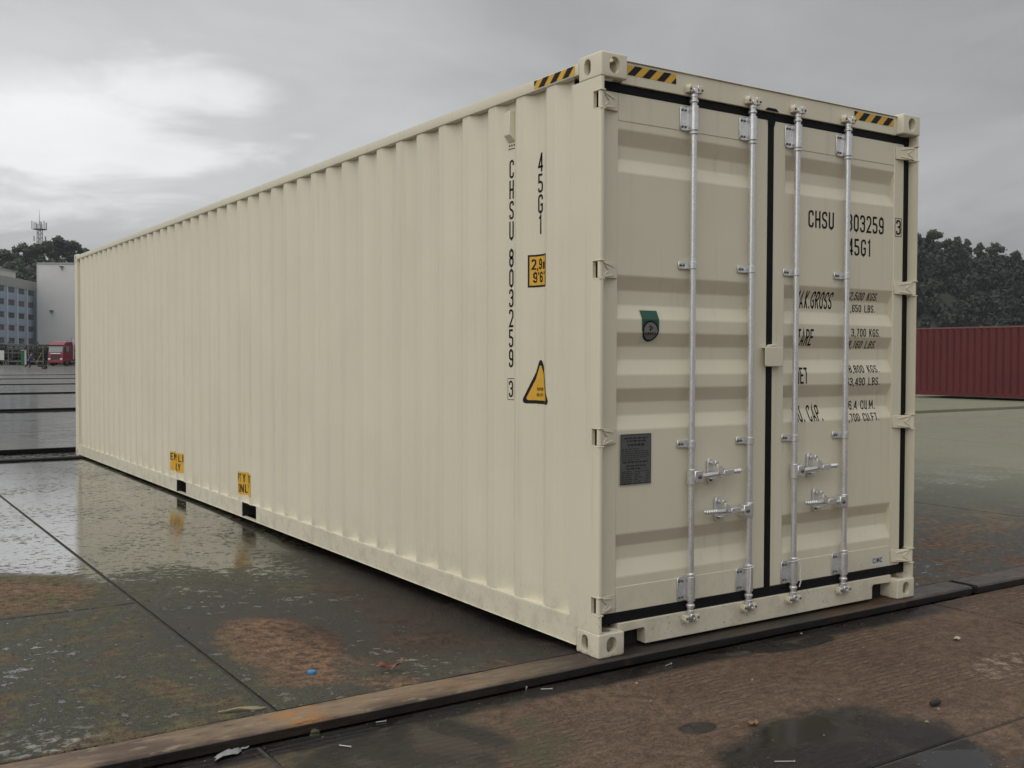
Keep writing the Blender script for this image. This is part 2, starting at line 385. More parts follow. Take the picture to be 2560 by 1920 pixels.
JDIRT = plain('joint_silt', (.045, .040, .032), .8, var=.5, scale=25, bump=.5, bscale=60)
for xa, xb_, ya, yb_, zt in [(-1.5585, -1.5415, .16, 11.5, -.009), (-5.34, -1.562, 2.372, 2.388, -.004), (-1.708, -1.692, -5.6, -.04, -.058), (2.542, 2.558, -5.6, -.04, -.058), (-1.69, 2.54, -1.488, -1.472, -.058)]:
    MB().box(xa, xb_, ya, yb_, -.0738, zt).build('joint_filler', JDIRT, ground, False)

def mat_rust():
    t = NT('rusty_steel_edge'); x, y, z = t.xyz()
    n = t.noise(3.5, 5, .65, .4, stretch=(.45, 1, 1)); nf = t.noise(26, 5, .65, stretch=(.3, 1, 1)); nb = t.noise(.8, 3, .5, stretch=(1, .2, 1))
    c = t.mix(t.sm(n, .38, .62), (.085, .055, .036), (.21, .145, .09)); c = t.mix(t.math('MULTIPLY', t.sm(nb, .50, .60), t.sm(nf, .40, .58)), c, (.38, .16, .03))
    c = t.mix(t.sm(nf, .56, .74), c, (.055, .045, .035)); c = t.mix(t.math('MULTIPLY', t.sm(nf, .44, .34), .5), c, (.34, .28, .19))
    wetx = t.sm(x, -1.0, .2)
    c = t.mix(t.math('MULTIPLY', wetx, .82), c, (.028, .024, .022))
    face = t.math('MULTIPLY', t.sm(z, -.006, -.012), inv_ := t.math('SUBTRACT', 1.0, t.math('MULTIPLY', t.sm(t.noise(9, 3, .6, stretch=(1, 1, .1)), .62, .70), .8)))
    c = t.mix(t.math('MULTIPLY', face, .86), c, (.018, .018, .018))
    t.set(c, t.lin(nf, .3, .7, .38, .66), .15, .5); t.bump(t.math('ADD', t.math('MULTIPLY', n, .5), nf), .6, .012); return t.m
RUST = mat_rust()
def wavy_beam(x0, x1, yf, yb, zt, zb, shear=0.0, n=90, seed=1):
    rr = random.Random(seed); m = MB(); rows = []
    for i in range(n + 1):
        x = x0 + (x1 - x0) * i / n; w = .004 * math.sin(x * 1.7 + seed) + rr.uniform(-.0025, .0025); y0 = yf + shear * (x - x0)
        rows.append([(x, y0 + w + .006, zb), (x, y0 + w, zt - .012), (x, y0 + w + .010, zt - .002), (x, y0 + .05, zt + rr.uniform(-.001, .001)), (x, yb + rr.uniform(-.006, .006), zt), (x, yb, zb)])
    vs = [p for r in rows for p in r]; fs = []
    for i in range(n):
        for k in range(6): a = i * 6 + k; b = i * 6 + (k + 1) % 6; fs.append((a, b, b + 6, a + 6))
    fs += [tuple(range(6)), tuple(range(n * 6 + 5, n * 6 - 1, -1))]
    return m.add(vs, fs)
wavy_beam(-24, 2.985, -.032, .146, .0, -.049).build('steel_edge_beam', RUST, None, True, label='rusty steel edge beam under the front of the beige container', cat='beam', group='steel edge beams of the yard')
wavy_beam(3.03, 30, -.045, .146, .004, -.049, -.012, seed=4).build('steel_edge_beam', RUST, None, True, label='dark steel edge beam right of the beige container, beyond a joint', cat='beam', group='steel edge beams of the yard')
STRIP = plain('dark_wet_steel', (.008, .008, .008), .85, 0, var=.4, scale=5, spec=.15)
ordn = ['nearest', 'second nearest', 'third nearest', 'fourth nearest', 'fifth nearest', 'farthest']
for k in range(6):
    yb = 11.55 + 13.15 * k
    w = MB().box(-16, 9.75 + (6 if k else 0) + 4 * k, yb + .01, yb + .24, -.073, .022)
    w.build('steel_edge_beam', STRIP, None, False, bevel=.006, seg=1, label=f'{ordn[k]} of the dark steel strips crossing the yard behind the beige container', cat='beam', group='steel edge beams of the yard')
    f = MB().box(-16, 9.75 + 6 + 4 * k, yb + 1.99, yb + 2.068, -.073, .002)
    f.build('slab_edge_angle', STRIP, None, False, bevel=.006, seg=1, label=f'{ordn[k]} black step edge facing the camera beyond the yard aisle', cat='kerb', group='slab edge angles of the yard')

# ------------------------------------------------------------------ the beige container
Lc, W, H = 12.192, 2.438, 2.896
box_c = empty('shipping_container')
tag(box_c, 'long beige corrugated shipping container with double doors and hazard stripes', 'container')
def P(m, name, mat=PAINT, parent=box_c, bevel=0, smooth=True, label=None, mirror=False, seg=2):
    if mirror: m.xf(lambda x, y, z: (W - x, y, z))
    return m.build(name, mat, parent, smooth, bevel, label, seg=seg)
def sheet(o):                                       # folded sheet metal: flats stay flat, bends shade softly
    me = o.data; me.polygons.foreach_set('use_smooth', [True] * len(me.polygons))
    if 'sharp_edge' in me.attributes: me.attributes.remove(me.attributes['sharp_edge'])
    w = o.modifiers.new('flats', 'WEIGHTED_NORMAL'); w.weight = 100; w.keep_sharp = False
# --- corner castings: hollow blocks with oval lifting holes
def oval(cx, cz, w, h, n=10):
    r = w / 2; q = h / 2 - r
    return arc(cx, cz + q, r, 0, 180, n) + arc(cx, cz - q, r, 180, 360, n)
def make_casting():
    a = MB().box(0, .162, 0, .178, 0, .118); me = bpy.data.meshes.new('tmp'); me.from_pydata(a.v, [], a.f)
    bm = bmesh.new(); bm.from_mesh(me); bmesh.ops.recalc_face_normals(bm, faces=bm.faces)
    bmesh.ops.bevel(bm, geom=list(bm.edges), offset=.011, segments=3, profile=.6, affect='EDGES'); bm.to_mesh(me); bm.free()
    o = bpy.data.objects.new('tmp', me); COL.objects.link(o)
    cut = [MB().box(.026, .136, .028, .150, .024, .094), MB().prism(oval(.107, .059, .051, .079), -.02, .05, 'x'), MB().prism(oval(.081, .059, .063, .079), -.02, .05, 'y'),
           MB().prism([(p[0], p[1]) for p in oval(.081, .089, .0635, .124)], -.02, .15, 'z')]
    tmp = []
    for c in cut:
        q = c.build('cut', None); tmp.append(q); b = o.modifiers.new('b', 'BOOLEAN'); b.object = q; b.operation = 'DIFFERENCE'; b.solver = 'EXACT'
    bpy.context.view_layer.update()
    dg = bpy.context.evaluated_depsgraph_get()
    res = bpy.data.meshes.new_from_object(o.evaluated_get(dg))
    for q in tmp + [o]: bpy.data.objects.remove(q, do_unlink=True)
    res.materials.clear(); res.name = 'corner_casting'; return res
cast_me = make_casting()
for sx, sy, sz in [(a, b, c) for c in (0, 1) for b in (0, 1) for a in (0, 1)]:
    o = link('corner_casting', cast_me, PAINT, box_c)
    o.location = (W * sx, Lc * sy, H * sz); o.scale = (1 - 2 * sx, 1 - 2 * sy, 1 - 2 * sz)
# --- door-end corner posts with slots cut for the hinge pins
HZ = [2.672, 1.866, 1.063, .250]; HH = .046
full = [(.002, .235)] + [(.002 + .013 - .013 * math.cos(R_(a)), .016 - .013 * math.sin(R_(a))) for a in range(0, 91, 15)] + [(.021, .003), (.021, .085), (.06, .085), (.06, .235)]
cutp = [(.002, .235), (.002, .062), (.06, .062), (.06, .235)]
for mir in (False, True):
    m = MB(); zs = [.118]
    for h in sorted(HZ): zs += [h - HH, h + HH]
    zs.append(H - .118)
    for i in range(len(zs) - 1): m.prism(full if i % 2 == 0 else cutp, zs[i], zs[i + 1], 'z')
    P(m, 'corner_post', mirror=mir)
rear = [(.002, Lc - .215), (.002, Lc - .016)] + [(.002 + .013 - .013 * math.cos(R_(a)), Lc - .016 + .013 * math.sin(R_(a))) for a in range(15, 91, 15)] + [(.11, Lc - .003), (.11, Lc - .06), (.05, Lc - .06), (.05, Lc - .215)]
for mir in (False, True): P(MB().prism(rear, .118, H - .118, 'z'), 'corner_post', mirror=mir)
# --- corrugated side walls
PITCH = .2775; prof = [(.225, .003), (.270, .036), (.312, .036), (.378, 0.0)]
y = .453
while y < 11.7:
    prof += [(y, 0.0), (y + .068, .036), (y + .138, .036), (y + .206, 0.0)]; y += PITCH
prof += [(y, 0.0), (y + .06, .036), (11.985, .036)]
PY = np.array([p[0] for p in prof]); PD = np.array([p[1] for p in prof])
WALLX = .008
def sdepth(y): return float(np.interp(y, PY, PD))
def round_prof(pr, r=.006):                       # small radius at each bend of a folded sheet
    out = [pr[0]]
    for i in range(1, len(pr) - 1):
        a, b, c = (np.array(pr[j]) for j in (i - 1, i, i + 1))
        u = (a - b) / np.linalg.norm(a - b); v = (c - b) / np.linalg.norm(c - b)
        p, q = b + u * r, b + v * r
        out += [tuple(p), tuple(b * .5 + (p + q) * .25), tuple(q)]
    return out + [pr[-1]]
rp = round_prof(prof)
for mir in (False, True):
    m = MB(); zz = [.155, .9, 1.7, 2.822]; n = len(rp)
    m.add([(WALLX + d, yy, z) for z in zz for yy, d in rp], [(k * n + i, k * n + i + 1, (k + 1) * n + i + 1, (k + 1) * n + i) for k in range(3) for i in range(n - 1)])
    o = P(m, 'side_wall', mirror=mir)
    sheet(o)
# --- rails
POCK = [(4.703, 5.064), (6.743, 7.085)]
for mir in (False, True):
    m = MB(); ys = [.178] + [v for p in POCK for v in p] + [Lc - .178]
    for i in range(0, len(ys), 2): m.box(.0035, .010, ys[i] , ys[i + 1], .034, .1605)
    m.box(-.003, .05, .18, Lc - .18, .0285, .0338)                       # bottom flange
    m.box(.0045, .05, .18, Lc - .18, .1610, .1655)                      # top flange under the wall
    P(m, 'bottom_side_rail', mirror=mir, bevel=.0018, seg=1)
    m = MB(); r = .008
    m.prism([(0.0 + r, 2.816), (.06, 2.816), (.06, 2.876), (0.0 + r, 2.876), (.0012, 2.873), (0, 2.876 - r), (0, 2.816 + r), (.0012, 2.819)], .178, Lc - .178, 'y')
    P(m, 'top_side_rail', mirror=mir)
for a, b in POCK:                                                        # fork-lift tunnels through the floor
    m = MB(); m.box(.0105, W - .0105, a - .006, a, .036, .158); m.box(.0105, W - .0105, b, b + .006, .036, .158); m.box(.0105, W - .0105, a, b, .150, .158); m.box(1.15, 1.25, a, b, .036, .15)
    P(m, 'forklift_pocket', DARK)
P(MB().box(.05, W - .05, .09, Lc - .05, .166, .195), 'floor', DARK)
m = MB()
for k in range(36):
    yy = .35 + k * .325
    if any(a - .12 < yy < b + .06 for a, b in POCK): continue
    m.box(.0525, W - .0525, yy, yy + .045, .045, .1655)
P(m, 'cross_members', DARK)
m = MB(); nr = 86; rows = []
for k in range(nr + 1):
    yy = .08 + (Lc - .16) * k / nr; rows.append((yy, 2.874 + (.012 if (k // 2) % 2 else 0)))
m.add([(x, yy, z) for yy, z in rows for x in (.03, W - .03)], [(2 * k, 2 * k + 1, 2 * k + 3, 2 * k + 2) for k in range(nr)])
P(m, 'roof_panel')
m = MB(); pts = []; x = .10
while x < W - .2: pts += [(x, Lc - .05), (x + .11, Lc - .05), (x + .13, Lc - .01), (x + .24, Lc - .01)]; x += .26
m.add([(a, b, z) for z in (.15, 2.83) for a, b in pts], [(i, i + 1, len(pts) + i + 1, len(pts) + i) for i in range(len(pts) - 1)]); P(m, 'front_wall')
P(MB().box(.162, W - .162, Lc - .06, Lc - .012, .02, .16), 'front_sill'); P(MB().box(.162, W - .162, Lc - .06, Lc - .012, 2.80, 2.88), 'front_header')
# --- door header and sill, set back behind the castings
m = MB().box(.162, W - .162, .048, .12, 2.772, 2.880); m.box(.1625, W - .1625, .040, .125, 2.8805, 2.8865); P(m, 'door_header', bevel=.003)
x0, x1, b = .162, W - .162, .018
sill = [(x0, .141), (x0, .095), (.318, .100)] + [(.318 + .018 * math.sin(R_(a)), .082 + .018 * math.cos(R_(a))) for a in (20, 45, 70, 90)] + [(.336, b), (W - .336, b)] + [(W - .318 - .018 * math.sin(R_(a)), .082 + .018 * math.cos(R_(a))) for a in (90, 70, 45, 20)] + [(W - .318, .100), (x1, .095), (x1, .141)]
P(MB().prism(sill, .048, .115, 'y'), 'door_sill', bevel=.003)
P(MB().box(.165, .345, .12, .16, .003, .140), 'pocket_backing', DARK); P(MB().box(W - .345, W - .165, .12, .16, .003, .140), 'pocket_backing', DARK)

# --- doors
DY = .064                                            # front face of the door frames
dprof = [(.300, .003), (.365, .003), (.445, .036), (.511, .036), (.576, .003), (1.091, .003), (1.159, .036), (1.225, .036), (1.294, .003), (1.362, .003), (1.435, .036), (1.501, .036),
         (1.569, .003), (1.637, .003), (1.705, .036), (1.777, .036), (1.849, .003), (2.352, .003), (2.420, .036), (2.484, .036), (2.559, .003), (2.610, .003)]
DZ = np.array([p[0] for p in dprof]); DD = np.array([p[1] for p in dprof])
def ddepth(z): return float(np.interp(z, DZ, DD)) if .317 < z < 2.597 else 0.0
drp = round_prof(dprof, .007)
def make_door(left):
    lo, hi = (.050, 1.199) if left else (1.243, 2.374)
    pl, pr_ = (.157, 1.088) if left else (1.337, 2.284)
    m = MB(); n = len(drp)
    m.add([(xx, DY + d, z) for xx in (pl - .004, pr_ + .004) for z, d in drp], [(i, i + 1, n + i + 1, n + i) for i in range(n - 1)])
    d = P(m, 'door', label='left door leaf with green sticker and data plate' if left else 'right door leaf with weights and capacity lettering')
    sheet(d)
    for a, b in ((lo, pl), (pr_, hi)): P(MB().box(a, b, DY, DY + .046, .192, 2.731), 'stile', parent=d, bevel=.004)
    P(MB().box(pl + .001, pr_ - .001, DY + .0005, DY + .046, .1925, .317), 'bottom_rail', parent=d, bevel=.003)
    P(MB().box(pl + .001, pr_ - .001, DY + .0005, DY + .046, 2.597, 2.7305), 'top_rail', parent=d, bevel=.003)
    return d
door_l, door_r = make_door(True), make_door(False)
gk = DY - .003
m = MB().box(.0215, 1.2435, gk, gk + .03, 2.7315, 2.776); m.box(.0215, 1.2435, gk, gk + .03, .1405, .1915); m.box(.0215, .0495, gk, gk + .03, .1915, 2.7315); m.box(1.1995, 1.2425, gk, gk + .03, .1915, 2.7315)
m.prism([(1.155, 2.7765), (1.262, 2.7765), (1.240, 2.792), (1.175, 2.792)], .0440, .0475, 'y'); m.prism([(1.190, 2.7310), (1.252, 2.7310), (1.2425, 2.70), (1.1995, 2.70)], gk - .003, gk + .0, 'y')
P(m, 'door_gasket', RUBBER, door_l, bevel=.003, seg=1)
m = MB().box(1.2445, W - .0215, gk, gk + .03, 2.7315, 2.776); m.box(1.2445, W - .0215, gk, gk + .03, .1405, .1915); m.box(2.3745, W - .0215, gk, gk + .03, .1915, 2.7315)
P(m, 'door_gasket', RUBBER, door_r, bevel=.003, seg=1)

# --- hinges
def hinge(parent, z, mir):
    m = MB()
    m.tube([(.015, .020, z - .038), (.015, .020, z + .038)], .0125, 14)
    h = .040                                      # blade: from the pin back to the door frame, tapering
    m.hexa([(.010, .010, z - h), (.150, DY - .006, z - h * .86), (.150, DY - .001, z - h * .86), (.012, .032, z - h),
            (.010, .010, z + h), (.150, DY - .006, z + h * .95), (.150, DY - .001, z + h * .95), (.012, .032, z + h)])
    for s in (1, -1):                              # raised ribs that run together towards the pin
        a, b = (.035, z + s * .034), (.120, z + s * .020)
        ya, yb = .010 + (.035 - .010) / .14 * (DY - .016) - .006, .010 + (.120 - .010) / .14 * (DY - .016) - .003
        m.hexa([(a[0], ya, a[1] - .004), (b[0], yb, b[1] - .004), (b[0], yb + .008, b[1] - .004), (a[0], ya + .009, a[1] - .004),
                (a[0], ya, a[1] + .004), (b[0], yb, b[1] + .004), (b[0], yb + .008, b[1] + .004), (a[0], ya + .009, a[1] + .004)])
        a, b = (.040, z + s * .026), (.075, z)
        ya = .010 + .030 / .14 * (DY - .016) - .005; yb = .010 + .065 / .14 * (DY - .016) - .005
        m.hexa([(a[0], ya, a[1] - .003), (b[0], yb, b[1] - .003), (b[0], yb + .008, b[1] - .003), (a[0], ya + .008, a[1] - .003),
                (a[0], ya, a[1] + .003), (b[0], yb, b[1] + .003), (b[0], yb + .008, b[1] + .003), (a[0], ya + .008, a[1] + .003)])
    P(m, 'hinge', parent=parent, mirror=mir, bevel=.0015, seg=1)
    for s in (1, -1): P(MB().box(.0012, .032, .002, .066, z + s * .0435 - .0035, z + s * .0435 + .0035), 'hinge_lug', parent=parent, mirror=mir, bevel=.0015, seg=1)
for z in HZ: hinge(door_l, z, False); hinge(door_r, z, True)

# --- locking bars
BY = .030; BR = .0165
BOLTM = plain('dark_bolt_steel', (.11, .11, .11), .45, .6, var=.3, scale=40)
bolt_me = {}
def bolt(m, x, y, z, r=.0065, h=.007, parent=None):
    if (r, h) not in bolt_me:
        q = MB().tube([(0, 0, 0), (0, -h * .6, 0), (0, -h, 0)], [r, r, r * .6], 8); me = bpy.data.meshes.new('bolt'); me.from_pydata(q.v, [], q.f); me.materials.append(BOLTM); bolt_me[(r, h)] = me
    o = bpy.data.objects.new('bolt', bolt_me[(r, h)]); COL.objects.link(o); o.location = (x, y, z); o.parent = CURBAR[0]
CURBAR = [None]
def locking_bar(xb, label, hz, hdir, catch_x, ctop, cbot):
    m = MB().tube([(xb, BY, .150), (xb, BY, 2.765)], BR, 20)
    for z in (2.585, 2.745, .335, .175): m.tube([(xb, BY, z - .008), (xb, BY, z - .004), (xb, BY, z + .004), (xb, BY, z + .008)], [BR + .003, BR + .0065, BR + .0065, BR + .003], 20)
    bar = P(m, 'locking_bar', GALV, label=label); CURBAR[0] = bar
    for zc in (2.660, .262):                        # bearing brackets near the ends
        m = MB(); h = .062
        m.tube([(xb, BY - .001, zc - h), (xb, BY - .001, zc + h)], .0235, 18)
        m.box(xb - .019, xb + .0235, BY, DY - .0005, zc - h + .002, zc + h - .002)
        m.prism([(xb - .068, zc - h + .012), (xb - .056, zc - h), (xb - .015, zc - h), (xb - .015, zc + h), (xb - .056, zc + h), (xb - .068, zc + h - .012)], DY - .009, DY - .0012, 'y')
        for sz in (.040, -.044):
            for dx in (-.055, -.034): bolt(m, xb + dx, DY - .009, zc + sz)
            bolt(m, xb + .0235, BY + .004, zc + sz, .005)
        P(m, 'bearing_bracket', GALV, bar, bevel=.0015, seg=1)
    for zc in (1.916, 1.005):                       # guide clips
        m = MB(); h = .0185
        m.tube([(xb, BY, zc - h), (xb, BY, zc + h)], .0215, 18); m.box(xb - .018, xb + .018, BY, DY - .0005, zc - h + .001, zc + h - .001)
        m.box(xb - .072, xb - .012, DY - .008, DY - .0012, zc - h, zc + h); m.box(xb + .012, xb + .036, DY - .008, DY - .0012, zc - h, zc + h)
        for dx in (-.060, -.040): bolt(m, xb + dx, DY - .008, zc, .0065)
        bolt(m, xb + .030, DY - .008, zc, .0055)
        P(m, 'guide_clip', GALV, bar, bevel=.002, seg=1)
    for s, z0 in ((1, 2.765), (-1, .150)):          # cams and the beige keepers they bite into
        m = MB(); yk = .048
        m.tube([(xb, BY, z0 - s * .002), (xb, BY, z0 + s * .016), (xb, BY, z0 + s * .020)], [.0195, .0195, .012], 18)
        zc = z0 + s * .040
        m.hexa([(xb - .012, BY - .022, z0 + s * .016), (xb + .014, BY - .022, z0 + s * .016), (xb + .014, yk - .002, z0 + s * .016), (xb - .012, yk - .002, z0 + s * .016),
                (xb - .020, BY - .020, zc), (xb + .010, BY - .020, zc), (xb + .010, yk - .002, zc), (xb - .020, yk - .002, zc)])
        m.hexa([(xb + .006, BY - .024, zc - s * .004), (xb + .030, BY - .016, zc - s * .004), (xb + .030, yk - .002, zc - s * .004), (xb + .006, yk - .002, zc - s * .004),
                (xb + .010, BY - .022, zc + s * .018), (xb + .034, BY - .014, zc + s * .018), (xb + .034, yk - .002, zc + s * .018), (xb + .010, yk - .002, zc + s * .018)])
        P(m, 'cam', GALV, bar, bevel=.0025, seg=1)
        m = MB()
        for q in (-1, 1):
            m.prism([(xb + q * .014, zc - s * .018), (xb + q * .046, zc - s * .020), (xb + q * .050, zc + s * .004), (xb + q * .040, zc + s * .020), (xb + q * .020, zc + s * .016), (xb + q * .028, zc)], BY - .018, yk - .001, 'y')
            bolt(m, xb + q * .039, BY - .018, zc - s * .004, .006)
        m.box(xb - .045, xb + .045, yk - .012, yk - .0006, zc + s * .012 - .010, zc + s * .012 + .010)
        P(m, 'keeper', PAINT, bar, bevel=.003, seg=1)
    # handle: hub clamped on the bar, lever, grip end
    m = MB(); hd = hdir; e = lambda d: xb + hd * d
    m.box(min(e(.004), e(.062)), max(e(.004), e(.062)), BY - .026, BY + .014, hz - .030, hz + .030); bolt(m, e(.036), BY - .026, hz, .010, .010)
    m.tube([(xb, BY, hz - .040), (xb, BY, hz + .040)], .0215, 16)
    ln = .345
    m.tube([(e(.055), BY - .012, hz), (e(.14), BY - .016, hz + .006), (e(.20), BY - .016, hz + .010), (e(ln - .07), BY - .014, hz + .012), (e(ln), BY - .014, hz + .016)], [.013, .0125, .012, .0125, .010], 10)
    for k in range(5): m.tube([(e(ln - .085 + .016 * k), BY - .014, hz + .0125), (e(ln - .078 + .016 * k), BY - .014, hz + .0128)], .0145, 10)
    P(m, 'handle', GALV, bar, bevel=.003, seg=1)
    # retainer plate and catch the lever drops into
    m = MB(); r = .019
    poly = arc(catch_x, ctop - r, r, 0, 180, 8) + arc(catch_x, cbot + r, r, 180, 360, 8)
    m.prism(poly, DY - .012, DY - .0012, 'y'); bolt(m, catch_x + .003, DY - .012, cbot + .022, .009, .006)
    m.box(catch_x - .040, catch_x + .042, BY - .022, DY - .010, hz - .018, hz - .012)
    P(m, 'handle_retainer', GALV, bar, bevel=.002, seg=1)
    m = MB(); cz = ctop - .024
    m.tube([(catch_x + .008, DY - .014, cz), (catch_x + .008, BY - .014, cz)], .012, 12)
    m.hexa([(catch_x - .006, BY - .022, cz - .012), (catch_x + .020, BY - .022, cz - .006), (catch_x + .020, BY - .004, cz - .006), (catch_x - .006, BY - .004, cz - .012),
            (catch_x - .008, BY - .022, cz + .012), (catch_x + .018, BY - .022, cz + .012), (catch_x + .018, BY - .004, cz + .012), (catch_x - .008, BY - .004, cz + .012)])
    m.hexa([(catch_x + .018, BY - .034, hz + .004), (catch_x + .085, BY - .034, hz + .006), (catch_x + .085, BY - .028, hz + .006), (catch_x + .018, BY - .028, hz + .004),
            (catch_x - .004, BY - .032, cz - .004), (catch_x + .020, BY - .032, cz - .008), (catch_x + .020, BY - .026, cz - .008), (catch_x - .004, BY - .026, cz - .004)])
    m.hexa([(catch_x + .040, BY - .036, hz - .006), (catch_x + .115, BY - .034, hz - .002), (catch_x + .115, BY - .028, hz - .002), (catch_x + .040, BY - .030, hz - .006),
            (catch_x + .045, BY - .036, hz + .024), (catch_x + .115, BY - .034, hz + .026), (catch_x + .115, BY - .028, hz + .026), (catch_x + .045, BY - .030, hz + .024)])
    P(m, 'handle_catch', GALV, bar, bevel=.002, seg=1)
    return bar
b1 = locking_bar(.622, 'galvanised locking bar nearest the left hinges', .837, 1, .778, .923, .788)
b2 = locking_bar(1.043, 'galvanised locking bar left of the centre gasket', .635, -1, .834, .717, .588)
b3 = locking_bar(1.393, 'galvanised locking bar right of the centre gasket', .822, 1, 1.545, .913, .779)
b4 = locking_bar(1.815, 'galvanised locking bar nearest the right hinges', .625, -1, 1.597, .710, .577)
for bar, xb, q in ((b2, 1.043, -1), (b3, 1.393, 1)):     # white seal strings tied round the lower brackets
    m = MB(); pts = [(xb + .026 * math.cos(R_(a)), BY - .027 * math.sin(R_(a)), .338 - (a / 180.) * .018) for a in range(-20, 221, 20)]
    m.tube(pts, .0026, 6)
    dx = -.012 if q < 0 else .027
    m.tube([(xb + dx * .8, BY - .022, .332), (xb + dx * 1.2, BY - .026, .29), (xb + dx, BY - .024, .25), (xb + dx * 1.4, BY - .022, .21), (xb + dx * 1.1, BY - .018, .178)], .0032, 6)
    P(m, 'seal_string', TIE, bar)
# customs cover plate over the door joint
m = MB().prism([(1.166, 1.400), (1.296, 1.400), (1.296, 1.505), (1.158, 1.505), (1.158, 1.408)], .030, .036, 'y')
m.box(1.16, 1.296, .036, .062, 1.498, 1.505); m.prism([(1.19, 1.505), (1.25, 1.505), (1.25, 1.520), (1.21, 1.520), (1.195, 1.513)], .034, .062, 'y'); m.box(1.262, 1.296, .036, .0635, 1.402, 1.498)
P(m, 'lock_cover_plate', PAINT, door_r, bevel=.003)

# ------------------------------------------------------------------ lettering and decals
def rounded(pts, rad, closed=False, n=5):
    out = []; N = len(pts)
    for i, q in enumerate(pts):
        p = np.array(q[:2], float); r = rad * (q[2] if len(q) > 2 else 1)
        if (not closed and i in (0, N - 1)) or r == 0: out.append(tuple(p)); continue
        a = np.array(pts[i - 1][:2], float); c = np.array(pts[(i + 1) % N][:2], float)
        la, lc = np.linalg.norm(a - p), np.linalg.norm(c - p); u, v = (a - p) / la, (c - p) / lc
        cosang = np.clip(u @ v, -1, 1); th = math.acos(cosang)
        if th > 3.05: out.append(tuple(p)); continue
        tl = min(r / math.tan(th / 2), la * .5, lc * .5); rr = tl * math.tan(th / 2)
        ctr = p + (u + v) / np.linalg.norm(u + v) * rr / math.sin(th / 2)
        s, e = p + u * tl - ctr, p + v * tl - ctr
        a0, a1 = math.atan2(s[1], s[0]), math.atan2(e[1], e[0]); da = (a1 - a0 + math.pi) % (2 * math.pi) - math.pi
        out += [tuple(ctr + rr * np.array([math.cos(a0 + da * k / n), math.sin(a0 + da * k / n)])) for k in range(n + 1)]
    return out
